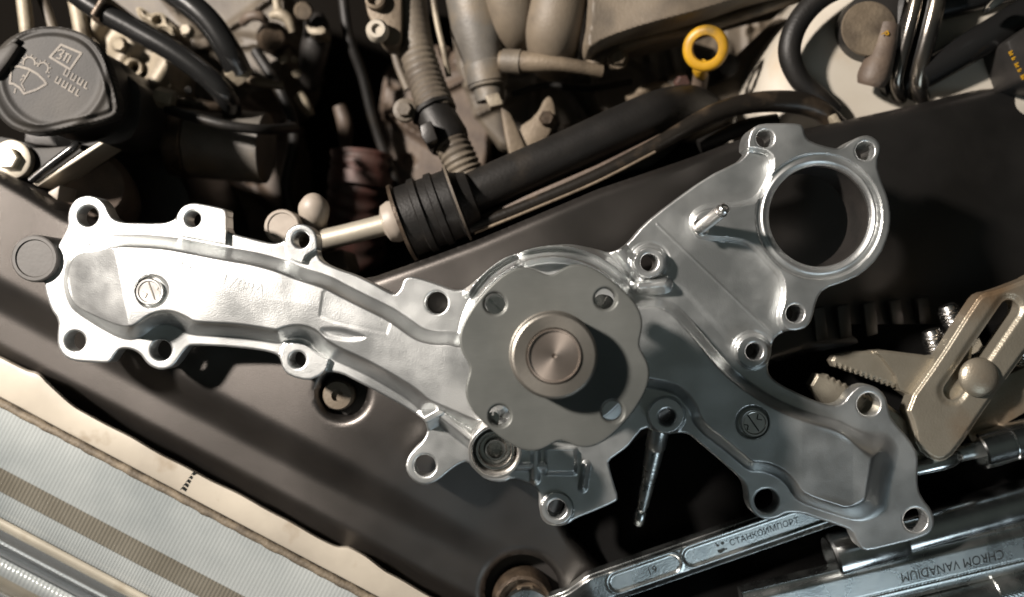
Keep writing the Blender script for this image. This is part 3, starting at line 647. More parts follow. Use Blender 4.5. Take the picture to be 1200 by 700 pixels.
mb = MB(); mb.add(*prism([(-12, 62), (6, 54), (14, 48), (22, 53), (8, 74), (-6, 92), (-14, 92)], zc - 0.004, zc + 0.0045)); mb.build('latch', M['cap'], CAP, bevel=0.0012)
mb = MB(); mb.add(*prism([(10, 48), (17, 43), (22, 46), (14, 53)], zc - 0.006, zc + 0.0035)); mb.build('latch', M['cap'], CAP, bevel=0.001)

# ---- bracket, bolt and rods below the cap
solo('mounting_bracket', prism(chaikin([(-30, 160), (12, 160), (26, 170), (45, 174), (90, 170), (112, 165), (122, 166), (96, 188), (42, 221), (-30, 195)], 1), -0.060, -0.036), M['cap'], 'dark grey metal bracket below the washer cap', 'bracket', bevel=0.001)
bolt('bracket_bolt', 14, 187, -0.032, 13, 'large pale zinc hex bolt with washer at left frame edge', M['galv'], 1.75)
P = [(36, 212, -0.030), (60, 193, -0.030), (88, 172, -0.030), (91, 170, -0.034)]
solo('bracket_rod', pipe(P, [4, 5, 5, 3.5], 14, 5), M['gloss'], 'glossy black rod on the bracket under the washer cap', 'rod')
solo('bracket_edge', prism([(38, 215), (44, 219), (122, 168), (116, 166)], -0.055, -0.0315), M['galv'], 'pale metal edge strip beside the glossy black rod', 'strip', bevel=0.0008)
solo('metal_tab', prism([(55, 226), (70, 217), (67, 235)], -0.05, -0.030), M['nylon'], 'small pale triangular tab beside the bracket edge', 'tab', bevel=0.0008)
solo('reservoir_neck', rings(U(118, 262, -0.16), U(104, 215, -0.05), [(0, 0.030), (0.07, 0.028), (0.108, 0.024), (0.114, 0.019), (0.114, 0)], 32), M['brown'], 'dusty brown plastic filler neck behind top left pump lug', 'neck')
solo('dark_reservoir', prism(chaikin([(70, 165), (165, 150), (215, 200), (240, 300), (120, 300), (70, 250)], 1), -0.26, -0.115), M['black'], 'black reservoir body in shadow right of the washer cap', 'reservoir', bevel=0.006)

# ---- pale alloy bracket with drilled bosses behind the cap
Xa, Ya = grid(80, 240, -20, 150, 1.5)
sda = polysdf(chaikin([(85, -20), (120, -15), (150, 30), (178, 45), (196, 62), (204, 88), (205, 108), (180, 113), (172, 135), (160, 139), (158, 120), (150, 105), (140, 100), (134, 80), (115, 50), (95, 30)], 1), Xa, Ya)
for h in ((157, 80, 4.5),): sda = np.maximum(sda, h[2] - np.hypot(Xa - h[0], Ya - h[1]))
Za = -0.105 + 0.008 * prof(13 - np.hypot(Xa - 157, Ya - 80), 4) + 0.010 * prof(10 - np.hypot(Xa - 139, Ya - 52), 4) + 0.004 * np.sin(Xa / 9 + Ya / 14) - 0.004 * prof(5 + sda, 6)
V_, F_ = heightfield(Xa, Ya, sda, Za, -0.15); tag(obj('alloy_bracket', V_, F_, M['cream']), 'pale oxidised alloy engine bracket with drilled boss beside washer cap', 'bracket')
Xa, Ya = grid(150, 225, 0, 50, 1.0)
sda = polysdf(chaikin([(158, 8), (168, 9), (174, 17), (184, 14), (194, 17), (198, 26), (206, 31), (208, 39), (202, 42), (193, 34), (182, 34), (172, 26), (163, 22)], 1), Xa, Ya)
sda = np.maximum(sda, 4.2 - np.hypot(Xa - 186, Ya - 24.5)); Za = -0.10 - 0.004 * prof(5 + sda, 5) + Xa * 0
V_, F_ = heightfield(Xa, Ya, sda, Za, -0.13); tag(obj('lug_bracket', V_, F_, M['cream']), 'small cream lobed bracket with a round hole above the black hose', 'bracket')
bolt('pale_bolt', 219, 36, -0.105, 6.5, 'small cream bolt head between the two glossy black hoses', M['cream'], 1.1)
for x, wd in ((30, 8), (58, 6), (94, 9)):
    pass
solo('support_post', pipe([(26, -15, -0.09), (30, 20, -0.09), (33, 45, -0.09)], 8, 12, 3), M['cream'], 'dim tan post left of centre above the washer cap', 'post')
solo('support_post', pipe([(44, -15, -0.10), (54, 10, -0.10), (64, 40, -0.10)], 6, 12, 3), M['loom'], 'thin dim slanted post above the washer cap', 'post')
solo('support_post', pipe([(84, -15, -0.10), (91, 10, -0.10), (98, 50, -0.10)], 9, 12, 3), M['cream'], 'pale post right of centre above the washer cap', 'post')

# ---- glossy hoses at top left
def hose(name, pts, r, m, label, cat='hose', n=18, k=7):
    return solo(name, pipe(pts, r, n, k), m, label, cat)
hose('coolant_hose', [(70, -22, -0.078), (110, 8, -0.080), (155, 33, -0.082), (205, 62, -0.084), (245, 92, -0.088), (266, 116, -0.095), (270, 134, -0.115), (264, 150, -0.14)], 13, M['gloss'], 'long glossy black hose running diagonally at top left')
hose('coolant_hose', [(170, -30, -0.085), (215, 0, -0.085), (245, 26, -0.086), (268, 60, -0.09), (280, 84, -0.098)], 15, M['gloss'], 'shorter glossy black hose ending in a tan clamp')
t = thing('hose_clamp', 'tan metal clamp on the end of the shorter black hose', 'clamp', U(276, 86, -0.10)); mb = MB()
a = U(272, 78, -0.096); b = U(284, 92, -0.102); ln = (b - a).length
mb.add(*rings(a, b, [(0, L(14.5, -.085)), (0, L(16.5, -.085)), (ln, L(16.5, -.085)), (ln, L(14, -.085))], 28)); mb.build('band', M['cream'], t)
t = thing('metal_pipe', 'brownish metal pipe with hex fitting above the grey cylinder', 'pipe', U(230, 120, -0.1)); mb = MB()
mb.add(*pipe([(204, 118, -0.092), (230, 122, -0.092), (252, 126, -0.094), (264, 120, -0.10)], [6.5, 6.5, 6.5, 5], 14, 5)); mb.build('tube', M['rust'], t)
mb = MB(); mb.add(*hexprism(U(184, 113, -0.085), U(206, 119, -0.085) - U(184, 113, -0.085), L(12, -.085), L(21, -.085))); mb.build('fitting', M['cream'], t)
solo('cable_stop', rings(U(221, 106, -0.10), U(221, 106, 0), [(0, L(5, -.08)), (0.016, L(5, -.08)), (0.018, L(3, -.08)), (0.018, 0)], 16), M['black'], 'small black stop standing over the brownish metal pipe', 'stop')

def clampband(x0, y0, x1, y1, z0, z1, r, label, m='galv'):
    t = thing('hose_clamp', label, 'clamp', U(x0, y0, z0 - 0.01)); a = U(x0, y0, z0); b = U(x1, y1, z1); ln = (b - a).length; k_ = L(1, z0)
    mb = MB(); mb.add(*rings(a, b, [(0, (r - 1) * k_), (0, (r + 1.2) * k_), (ln, (r + 1.2) * k_), (ln, (r - 1) * k_)], 30)); mb.build('band', M[m], t)
    c = (a + b) / 2 + Vector((0, 0, (r + 2) * k_)); d = (b - a).normalized(); n = Vector((-d.y, d.x, 0)); mb = MB(); mb.add(*rings(c - n * 0.005, c + n, [(0, 0.0022), (0.010, 0.0022), (0.010, 0.0034), (0.0125, 0.0034), (0.0125, 0)], 12)); mb.build('screw', M[m], t)
clampband(118, 13, 126, 18, -0.0805, -0.0808, 13.5, 'thin metal clamp on the long glossy black hose', 'rust')
# ---- grey cylinder
t = thing('starter_cylinder', 'grey cylindrical motor body with tan end ring at left centre', 'motor', U(255, 165, -0.2))
a = U(214, 166, -0.122); b = U(312, 174, -0.122); ln = (b - a).length; rc_ = L(42, -.11)
mb = MB(); mb.add(*rings(a, b, [(0.006, 0), (0.006, rc_ * .9), (0.008, rc_), (ln, rc_), (ln, 0)], 48)); mb.build('body', M['greyplastic'], t)
mb = MB(); mb.add(*rings(a, b, [(-0.006, 0), (-0.006, rc_ * .97), (-0.004, rc_ * 1.05), (0.006, rc_ * 1.05), (0.007, rc_)], 48)); mb.build('end_ring', M['rust'], t)
hose('dark_cable', [(196, 128, -0.085), (230, 138, -0.080), (270, 148, -0.080), (312, 152, -0.09), (345, 150, -0.12)], 6, M['rubber'], 'black cable lying across the grey motor body', 'cable')
hose('pale_rod', [(270, 86, -0.12), (300, 96, -0.12), (332, 101, -0.125)], 5, M['dusty'], 'pale rod right of the tan hose clamp', 'rod')
solo('lower_bracket', prism(chaikin([(205, 205), (228, 200), (236, 222), (222, 245), (205, 236)], 1), -0.2, -0.15), M['dusty'], 'small dusty tan bracket under the grey motor body', 'bracket', bevel=0.002)

# ---- castings behind everything
def casting(name, poly, z, zb, m, label, amp=0.006, wl=22, cat='casting'):
    P_ = np.array(poly, float); Xg, Yg = grid(P_[:, 0].min() - 6, P_[:, 0].max() + 6, P_[:, 1].min() - 6, P_[:, 1].max() + 6, 2.5)
    s_ = polysdf(chaikin(poly, 1), Xg, Yg); r_ = np.random.default_rng(int(P_[0, 0]) + 5)
    zz = np.full(Xg.shape, z) - 0.006 * prof(6 + s_, 7)
    for _ in range(7):
        cx, cy = r_.uniform(P_[:, 0].min(), P_[:, 0].max()), r_.uniform(P_[:, 1].min(), P_[:, 1].max()); q = r_.uniform(7, 16)
        zz = zz + amp * r_.choice([-1, 1]) * prof(q - np.hypot(Xg - cx, Yg - cy), 4)
    for _ in range(4):
        a_ = r_.uniform(0, 3.14); o_ = r_.uniform(-30, 30); cx, cy = P_.mean(0)
        zz = zz + amp * 0.8 * np.exp(-(((Xg - cx) * math.cos(a_) + (Yg - cy) * math.sin(a_) - o_) / 4.5) ** 2)
    V_, F_ = heightfield(Xg, Yg, s_, zz, zb); return tag(obj(name, V_, F_, m), label, cat)
casting('engine_casting', [(90, -40), (330, -40), (345, 60), (310, 120), (190, 130), (120, 90)], -0.185, -0.4, M['loom'], 'dim dusty ribbed casting behind the glossy hoses at top left')
casting('engine_casting', [(180, 120), (330, 110), (350, 200), (330, 300), (200, 300)], -0.235, -0.4, M['brown'], 'dark casting below the grey motor body')
casting('engine_casting', [(455, 60), (540, 50), (580, 120), (570, 220), (470, 240), (440, 150)], -0.20, -0.4, M['brown'], 'dark casting behind the conduit connector')
casting('engine_casting', [(520, -40), (720, -40), (740, 70), (700, 160), (600, 190), (540, 120)], -0.195, -0.4, M['loom'], 'dusty casting under the intake runners')
casting('engine_casting', [(690, 60), (830, 40), (860, 110), (800, 150), (700, 150)], -0.175, -0.4, M['loom'], 'dusty casting between intake cover and radiator hose')
casting('engine_casting', [(850, -40), (960, -40), (930, 60), (880, 120), (840, 110)], -0.21, -0.4, M['dusty2'], 'dusty casting left of the white tank', 0.004)
hose('wiring_loom', [(300, 60, -0.17), (330, 110, -0.165), (345, 160, -0.17), (335, 220, -0.18), (350, 280, -0.19)], 7, M['rubber'], 'dim black wiring loom hanging in the dark gap', 'wiring')
hose('wiring_loom', [(400, -20, -0.16), (408, 40, -0.16), (425, 90, -0.17), (440, 150, -0.18), (470, 230, -0.19)], 6, M['rubber'], 'dim black wiring left of the conduit', 'wiring')
hose('wiring_loom', [(600, 110, -0.14), (640, 100, -0.135), (690, 104, -0.135), (740, 96, -0.14)], 4, M['rubber'], 'thin black wiring under the fuel pipe', 'wiring')

# ---- dim things in the dark middle
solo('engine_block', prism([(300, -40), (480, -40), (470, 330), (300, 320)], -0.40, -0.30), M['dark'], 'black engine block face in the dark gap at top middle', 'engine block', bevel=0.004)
t = thing('forked_lever', 'pale forked lever in the dark gap at top left of middle', 'lever', U(328, 20, -0.15)); mb = MB()
mb.add(*pipe([(322, -15, -0.14), (325, 8, -0.14), (328, 20, -0.14)], [5, 5, 8], 12, 5)); mb.build('shank', M['cream'], t)
mb = MB(); mb.add(*pipe([(317, 19, -0.14), (328, 17, -0.139), (338, 24, -0.14), (343, 38, -0.142)], [4, 7, 6, 4], 12, 5)); mb.build('fork', M['cream'], t)
solo('rubber_elbow', pipe([(284, 27, -0.16), (292, 20, -0.155), (304, 19, -0.155), (312, 26, -0.16)], [5, 6, 6, 5], 12, 5), M['brown'], 'small dim brown elbow left of the forked lever', 'elbow')
solo('rusty_joint', rings(U(319, 46, -0.20), U(322, 43, -0.1), [(0, 0.010), (0.03, 0.012), (0.036, 0.008), (0.036, 0)], 20), M['rust'], 'rusty joint below the forked lever', 'joint')
t = thing('sensor', 'round grey-green sensor head on black body at top middle', 'sensor', U(358, 50, -0.2)); mb = MB()
mb.add(*rings(U(356, 14, -0.15), U(354, 10, -0.05), [(0, L(11, -.13)), (0.02, L(11, -.13)), (0.023, L(9, -.13)), (0.023, 0)], 24)); mb.build('head', M['dusty'], t)
mb = MB(); mb.add(*pipe([(368, 20, -0.17), (372, 40, -0.17), (366, 70, -0.18), (362, 100, -0.2)], [12, 16, 16, 12], 20, 5)); mb.build('body', M['black'], t)
mb = MB(); mb.add(*prism(chaikin([(357, 28), (366, 33), (380, 30), (382, 40), (362, 41)], 1), -0.16, -0.140)); mb.build('collar', M['cream'], t, bevel=0.001)
for (x, y, r) in ((333, 70, 5), (345, 70, 4), (348, 86, 5.5)):
    solo('terminal_nut', hexprism(U(x, y, -0.17), (0.2, -0.3, 1), L(r, -.17), 0.005), M['cream'], {333: 'leftmost of three small pale nuts in the dark gap', 345: 'middle of three small pale nuts in the dark gap', 348: 'lowest of three small pale nuts in the dark gap'}[x], 'nut')
hose('pale_lever', [(350, 112, -0.18), (357, 122, -0.18), (364, 135, -0.185)], [7, 7, 5], M['cream'], 'pale stubby lever in the dark gap below the sensor', 'lever')
hose('dim_tube', [(398, 125, -0.2), (404, 145, -0.2), (405, 170, -0.21)], [8, 9, 7], M['brown'], 'dim brownish tube deep in the dark gap', 'tube')
t = thing('red_brown_hose', 'dim red brown ribbed hose deep behind the pump', 'hose', U(420, 220, -0.25)); mb = MB()
q = [(425, 180, -0.19), (422, 215, -0.19), (418, 250, -0.2), (415, 300, -0.22)]
mb.add(*pipe(q, 36, 28, 14, lambda i: 1 + 0.03 * math.sin(i * 1.3))); mb.build('ribbed_tube', M['redbrown'], t)
mb = MB(); mb.add(*pipe([(424, 205, -0.185), (422, 219, -0.185)], 38, 28, 3)); mb.build('clamp_band', M['redbrown'], t)

# ---- round pins in front of the panel edge
def pin(name, x, y, z, r, h, m, label):
    rr = L(r, z); c = U(x, y, z)
    return solo(name, rings(c - Vector((0, 0, h)), c + Vector((0, 0, 1)), [(0, rr * .96), (h - 0.0018, rr), (h - 0.0004, rr * .975), (h, rr * .92), (h, rr * .80), (h - 0.0007, rr * .76), (h - 0.0007, 0)], 40), m, label, 'pin', smooth=22)
pin('locating_pin', 330, 266, -0.02, 21, 0.09, M['nylon'], 'flat-topped pale round pin behind the third upper pump lug')
solo('ball_pin', pipe([(369, 290, -0.06), (370, 265, -0.045), (368, 247, -0.035), (367, 236, -0.033), (366.5, 231, -0.034)], [13, 13, 18, 15, 6], 24, 5), M['nylon'], 'pale rounded ball pin beside the flat topped pin', 'pin')
pin('rubber_bumper', 40, 303, 0.013, 28, 0.05, M['bumper'], 'round grey rubber bumper at left end of the pump')
solo('dusty_tab', prism([(378, 295), (402, 292), (410, 318), (385, 320)], -0.09, -0.05), M['loom'], 'small dusty tab below the pale metal pipe', 'tab', bevel=0.002)

# ---- pipe, collar, joint and big radiator hose
t = thing('radiator_hose', 'thick black radiator hose with banded joint running along the panel', 'hose', U(640, 190, -0.07)); zt_ = -0.036
mb = MB(); mb.add(*pipe([(372, 283, zt_), (410, 274, zt_), (456, 262, zt_)], 12.5, 24, 5)); mb.build('metal_pipe', M['galv'], t)
mb = MB(); a = U(449, 264, zt_); b = U(482, 253, zt_); k_ = L(1, zt_); mb.add(*rings(a, b, [(0, 13 * k_), (0.002, 22 * k_), (0.006, 25 * k_), (0.010, 24 * k_), (0.014, 19 * k_), (0.02, 18 * k_)], 32)); mb.build('collar', M['nylon'], t)
a = U(470, 262, zt_); b = U(556, 230, zt_); ln = (b - a).length
pr_ = [(0, 0)] + [(ln * u, r_ * k_) for u, r_ in ((0, 44), (.05, 46), (.06, 42), (.24, 42), (.26, 45), (.34, 45), (.36, 41), (.46, 41), (.48, 44), (.56, 44), (.58, 41), (.72, 41), (.74, 44), (.78, 44), (.8, 36), (.98, 30), (1, 24))]
mb = MB(); mb.add(*rings(a, b, pr_, 40)); mb.build('joint_sleeve', M['rubber'], t)
for u, wd, m_ in ((0.015, .03, 'rust'), (0.76, .02, 'loom')):
    mb = MB(); mb.add(*rings(a, b, [(ln * (u - wd / 2), 43 * k_), (ln * (u - wd / 2), 47 * k_), (ln * (u + wd), 47 * k_), (ln * (u + wd), 43 * k_)], 40)); mb.build('clamp_band', M[m_], t)
mb = MB(); mb.add(*pipe([(530, 238, -0.040), (580, 215, -0.042), (660, 180, -0.046), (730, 148, -0.050), (775, 130, -0.056), (805, 124, -0.075), (820, 128, -0.10)], [24, 25, 25, 25, 25, 24, 23], 28, 7)); mb.build('rubber_hose', M['rubber'], t)
t = thing('refrigerant_pipe', 'thin grimy metal pipe running below the thick radiator hose', 'pipe', U(750, 190, -0.05)); mb = MB()
mb.add(*pipe([(540, 272, -0.034), (620, 240, -0.034), (700, 206, -0.034), (770, 170, -0.036), (830, 136, -0.040), (880, 121, -0.044), (930, 120, -0.048), (962, 130, -0.052), (985, 150, -0.06)], [7, 7, 8, 9, 11, 12, 13, 12, 11], 20, 8)); mb.build('tube', M['grimy'], t)
mb = MB(); mb.add(*prism([(545, 260), (700, 193), (775, 156), (780, 163), (705, 201), (550, 268)], -0.05, -0.040)); mb.build('heat_strip', M['brown'], t, bevel=0.001)
mb = MB(); mb.add(*pipe([(556, 273, -0.030), (620, 247, -0.030), (700, 213, -0.030), (768, 178, -0.031)], 1.8, 10, 5)); mb.build('bright_edge', M['dusty'], t)
mb = MB(); mb.add(*prism([(972, 136), (980, 132), (990, 148), (984, 152)], -0.06, -0.045)); mb.build('end_clip', M['cream'], t, bevel=0.001)
hose('lower_tube', [(820, 172, -0.06), (870, 150, -0.06), (910, 142, -0.062)], 9, M['rubber'], 'short black tube below the thin grimy pipe', 'tube')
solo('white_clip', prism(chaikin([(765, 205), (778, 197), (790, 196), (795, 202), (775, 209)], 1), -0.06, -0.045), M['nylon'], 'small pale clip tucked under the thin grimy pipe', 'clip', bevel=0.001)

# ---- corrugated conduit with connector
t = thing('corrugated_conduit', 'dusty corrugated wiring conduit with dark connector at top centre', 'conduit', U(510, 120, -0.1))
mb = MB(); mb.add(*pipe([(478, -25, -0.095), (483, 20, -0.095), (489, 60, -0.093), (501, 100, -0.088), (514, 134, -0.080)], [19, 19, 20, 21, 22], 28, 26, lambda i: 1 + (0.045 if i > 52 else 0.012) * math.sin(i * 1.25))); mb.build('upper_conduit', M['loom'], t)
mb = MB(); mb.add(*pipe([(524, 158, -0.076), (536, 182, -0.072), (548, 208, -0.072)], [19, 20, 20], 28, 28, lambda i: 1 + 0.06 * math.sin(i * 0.95))); mb.build('lower_conduit', M['loom'], t)
a = U(506, 128, -0.081); b = U(528, 170, -0.075); ln = (b - a).length; k_ = L(1, -.066)
mb = MB(); mb.add(*rings(a, b, [(0, 0), (0, 27 * k_), (ln * .1, 28 * k_), (ln * .12, 24 * k_), (ln * .85, 26 * k_), (ln, 24 * k_), (ln, 0)], 10)); mb.build('connector', M['rubber'], t)
mb = MB(); mb.add(*prism([(492, 147), (505, 141), (513, 163), (500, 169), (494, 160)], -0.085, -0.054)); mb.build('latch_tab', M['black'], t, bevel=0.001)
bolt('round_boss', 474, 129, -0.07, 9, 'dusty round boss left of the dark conduit connector', M['loom'], 1.5)
t = thing('mounting_plate', 'dusty tan plate left of the conduit at top', 'plate', U(445, 20, -0.1)); mb = MB()
mb.add(*prism(chaikin([(425, -30), (470, -30), (471, 40), (468, 55), (446, 52), (438, 30), (428, 12)], 1), -0.10, -0.078)); mb.build('plate', M['dusty'], t, bevel=0.002)
mb = MB(); mb.add(*lathe(441, 2, -0.078, [(L(12, -.07), 0), (L(12, -.07), 0.006), (L(9, -.07), 0.007), (L(5, -.07), 0.002), (0, 0.002)], 24)); mb.build('boss', M['dusty'], t)
t = thing('ring_terminal', 'bright white ring washer below the tan plate', 'washer', U(443, 37, -0.08)); mb = MB()
mb.add(*lathe(443, 37.5, -0.074, [(L(5, -.07), 0.004), (L(6, -.07), 0.0065), (L(10, -.07), 0.0065), (L(13, -.07), 0.004), (L(13.5, -.07), 0)], 28)); mb.build('ring', M['beige'], t)
mb = MB(); mb.add(*lathe(443, 37.5, -0.075, [(L(5.2, -.07), 0), (L(5.2, -.07), 0.003), (0, 0.003)], 18)); mb.build('core', M['black'], t)
hose('thin_cable', [(505, -20, -0.09), (512, 25, -0.09), (520, 60, -0.09), (526, 90, -0.095)], 3.5, M['cream'], 'thin pale cable between the conduit and the tapered coil', 'cable')
hose('thin_cable', [(460, 48, -0.11), (466, 75, -0.11), (478, 105, -0.11)], 5, M['loom'], 'thin dusty cable left of the conduit', 'cable')

# ---- tapered coil, runners, cover
t = thing('ignition_coil', 'dusty tan tapered cylinder with ringed tip at top centre', 'coil', U(560, 60, -0.1))
a = U(548, -40, -0.100); b = U(575, 118, -0.105); ln = (b - a).length; k_ = L(1, -.10)
mb = MB(); mb.add(*rings(a, b, [(0, 33 * k_), (ln * .45, 33 * k_), (ln * .62, 27 * k_), (ln * .72, 24 * k_), (ln * .73, 25.5 * k_), (ln * .87, 24 * k_), (ln * .875, 22 * k_), (ln * .89, 23 * k_), (ln * .90, 22 * k_), (ln * .905, 18 * k_), (ln, 17 * k_), (ln, 0)], 36)); mb.build('body', M['greyplastic'], t)
mb = MB(); mb.add(*prism([(568, 112), (584, 108), (590, 122), (574, 126)], -0.105, -0.092)); mb.build('tip', M['cream'], t, bevel=0.001)
solo('strap_bracket', prism([(586, 124), (598, 132), (624, 190), (600, 198), (592, 160)], -0.11, -0.095), M['dusty'], 'dusty strap bracket hanging below the tapered coil', 'bracket', bevel=0.0015)
t = thing('bolted_lug', 'dusty lug with a bolt above the thick radiator hose', 'lug', U(640, 140, -0.11)); mb = MB()
mb.add(*prism(chaikin([(606, 150), (628, 136), (640, 112), (648, 114), (652, 140), (640, 165), (610, 180)], 1), -0.12, -0.098)); mb.build('lug_plate', M['dusty'], t, bevel=0.002)
mb = MB(); mb.add(*hexprism(U(640, 140, -0.098), (0, 0, 1), L(9, -.09), 0.006)); mb.build('bolt_head', M['rust'], t)
def runner(pts, r, label): return solo('intake_runner', pipe(pts, r, 26, 6), M['dusty2'], label, 'intake runner', group=None)
runner([(598, -45, -0.085), (600, 0, -0.088), (606, 35, -0.10), (612, 62, -0.13)], [34, 31, 26, 14], 'dusty tan intake runner just right of the tapered coil')
runner([(662, -45, -0.078), (655, 0, -0.080), (648, 40, -0.086), (648, 75, -0.11)], [34, 33, 32, 26], 'dusty tan intake runner under the big dusty cover')
t = thing('fuel_rail', 'dusty fuel pipe with collar crossing below the intake runners', 'fuel pipe', U(640, 75, -0.11)); mb = MB()
mb.add(*pipe([(586, 72, -0.09), (625, 73, -0.085), (660, 76, -0.083), (705, 84, -0.088)], [12, 12, 9, 8], 18, 6)); mb.build('tube', M['dusty'], t)
mb = MB(); a = U(590, 72, -.09); b = U(611, 73, -.087); mb.add(*rings(a, b, [(0, 0), (0, L(14, -.1)), ((b - a).length, L(14, -.1)), ((b - a).length, 0)], 24)); mb.build('collar', M['loom'], t)
Xa, Ya = grid(660, 960, -60, 90, 2.0)
cov = chaikin([(690, -60), (690, 20), (684, 50), (690, 62), (712, 48), (760, 32), (830, 14), (890, -6), (960, -22), (960, -60)], 1)
sda = polysdf(cov, Xa, Ya); Za = -0.058 - 0.006 * prof(6 + sda, 8) + 0.002 * np.sin(Xa / 30)
V_, F_ = heightfield(Xa, Ya, sda, Za, -0.13); tag(obj('intake_cover', V_, F_, M['dusty2']), 'big dusty tan intake cover at top right of centre', 'engine cover')
hose('rail_strip', [(690, 78, -0.088), (720, 60, -0.086), (760, 46, -0.086), (830, 30, -0.086), (900, 8, -0.086), (960, -12, -0.088)], [8, 8, 7, 7, 7, 7], M['dusty'], 'tan ridge rail below the dusty intake cover', 'rail')
bolt('cover_bolt', 724, 69, -0.082, 9, 'dusty bolt at the lower corner of the intake cover', M['dusty'], 1.35)
t = thing('curved_bracket', 'dusty curved bracket with reddish bolt behind the radiator hose', 'bracket', U(780, 105, -0.12)); mb = MB()
mb.add(*pipe([(735, 118, -0.11), (760, 104, -0.11), (778, 102, -0.11), (790, 110, -0.112)], [6, 6, 6, 8], 14, 6)); mb.build('arm', M['dusty'], t)
mb = MB(); mb.add(*prism(chaikin([(780, 90), (802, 82), (812, 100), (806, 118), (786, 116)], 1), -0.12, -0.108)); mb.build('plate', M['loom'], t, bevel=0.001)
mb = MB(); mb.add(*hexprism(U(797, 97, -0.108), (0.2, -0.3, 1), L(9, -.1), 0.006)); mb.build('bolt_head', M['redbrown'], t)
solo('inner_wing', prism([(812, 110), (850, 92), (868, 60), (910, 20), (935, 20), (900, 130), (850, 140), (822, 150)], -0.2, -0.135), M['dusty2'], 'dusty tan inner wing panel behind the dipstick', 'panel', bevel=0.004)
solo('black_recess', prism(chaikin([(838, 74), (852, 60), (868, 66), (868, 84), (850, 92)], 1), -0.14, -0.120), M['black'], 'black plastic stub right of the yellow dipstick handle', 'stub', bevel=0.003)

# ---- yellow dipstick
t = thing('dipstick', 'yellow ring handle of the engine oil dipstick', 'dipstick', U(820, 100, -0.12)); mb = MB()
cen = U(827, 57, -0.068); k_ = L(1, -.068)
ax = Vector((0.90, -0.40, 0.10)).normalized(); ay = Vector((0.36, 0.80, 0.40)).normalized()
nrm = ax.cross(ay).normalized(); nrm = -nrm if nrm.z < 0 else nrm
V_, F_ = rings(cen, cen + nrm, [(h_, r_ * k_) for h_, r_ in ((0.0022, 14.5), (0.0034, 16), (0.0036, 20), (0.0030, 24), (0.0012, 26.5), (-0.0016, 26.5), (-0.0032, 24), (-0.0034, 17), (-0.0022, 14.5), (0.0022, 14.5))], 48, False, False); mb.add(V_, F_)
mb.build('ring_handle', M['yellow'], t, smooth=50)
mb = MB(); mb.add(*pipe([(821, 77, -0.074), (821, 83, -0.080), (822, 89, -0.090)], [9, 9, 7], 16, 4)); mb.build('stopper', M['yellow'], t)
mb = MB(); mb.add(*pipe([(822, 84, -0.086), (818, 108, -0.10), (812, 140, -0.115)], 9, 16, 4)); mb.build('guide_tube', M['brown'], t)

# ---- white reservoir
Xa, Ya = grid(870, 1300, -70, 190, 3.0)
tank = chaikin([(885, 150), (882, 112), (890, 80), (905, 48), (930, 15), (960, -15), (990, -70), (1300, -70), (1300, 190), (900, 190)], 2)
sda = polysdf(tank, Xa, Ya, 90); dd = np.clip(-sda, 0, 60)
Za = -0.095 + 0.032 * np.sqrt(np.clip(1 - ((60 - dd) / 60) ** 2, 0, 1)) + 0.0 * Xa
t = thing('expansion_tank', 'white plastic coolant expansion tank at top right', 'tank', U(1000, 80, -0.2))
V_, F_ = heightfield(Xa, Ya, sda, Za, -0.2); obj('tank_body', V_, F_, M['white'], t)
mb = MB(); mb.add(*lathe(1014, 38, -0.066, [(L(38, -.06), 0), (L(38, -.06), 0.020), (L(36, -.06), 0.023), (L(30, -.06), 0.024), (0, 0.024)], 44)); cap_ = mb.build('tank_cap', M['black'], t)
mb = MB(); mb.add(*lathe(1018, 34, -0.0418, [(L(32, -.05), 0), (L(31, -.05), 0.0012), (0, 0.0014)], 40)); mb.build('dusty_label', M['dusty'], cap_)
mb = MB(); mb.add(*pipe([(962, 84, -0.074), (964, 100, -0.072), (958, 112, -0.07)], [6, 5, 5], 14, 4)); mb.build('spout', M['nylon'], t)
hose('overflow_hose', [(1010, -25, -0.044), (965, -5, -0.044), (936, 25, -0.046), (925, 60, -0.048), (936, 92, -0.050), (958, 112, -0.052), (978, 130, -0.058)], [13, 13, 13, 13, 12, 11, 10], M['rubber'], 'black overflow hose curving over the white tank')
t = thing('drain_plug', 'brown rubber plug hanging in front of the white tank', 'plug', U(1020, 90, -0.07)); mb = MB()
mb.add(*pipe([(1040, 30, -0.045), (1034, 60, -0.045), (1024, 88, -0.046), (1020, 100, -0.048)], [13, 15, 18, 15], 20, 6)); mb.build('body', M['brown'], t)
mb = MB(); mb.add(*text_mesh('P', 0.006, U(1037, 40, -0.037), R(-60), -0.0370, 0.0003)); mb.build('yellow_mark', M['yellow'], t)
# hood latch bar: two shiny bent tubes on a flat plate
t = thing('hood_latch', 'shiny black steel hood latch bar in front of the white tank', 'latch bar', U(1065, 60, -0.05))
def barpts(dx, z, o=-0.020):
    z = z + o
    return [(1078 + dx, -30, z), (1072 + dx, 5, z), (1062 + dx, 45, z - 0.004), (1051 + dx, 88, z - 0.012), (1052 + dx, 108, z - 0.020), (1060 + dx, 130, z - 0.036), (1066 + dx, 150, z - 0.055)]
mb = MB(); mb.add(*pipe(barpts(0, -0.020), 8, 18, 8)); mb.build('rail', M['blacksteel'], t)
mb = MB(); mb.add(*pipe(barpts(24, -0.022), 11, 18, 8)); mb.build('rail', M['blacksteel'], t)
mb = MB(); V_, F_ = pipe(barpts(11, -0.026), [13] * 7, 4, 8); mb.add(V_, F_); mb.build('web_plate', M['gloss'], t, smooth=20)
mb = MB(); mb.add(*pipe(barpts(-15, -0.022), 4.5, 4, 8)); mb.build('edge_strip', M['gloss'], t, smooth=20)
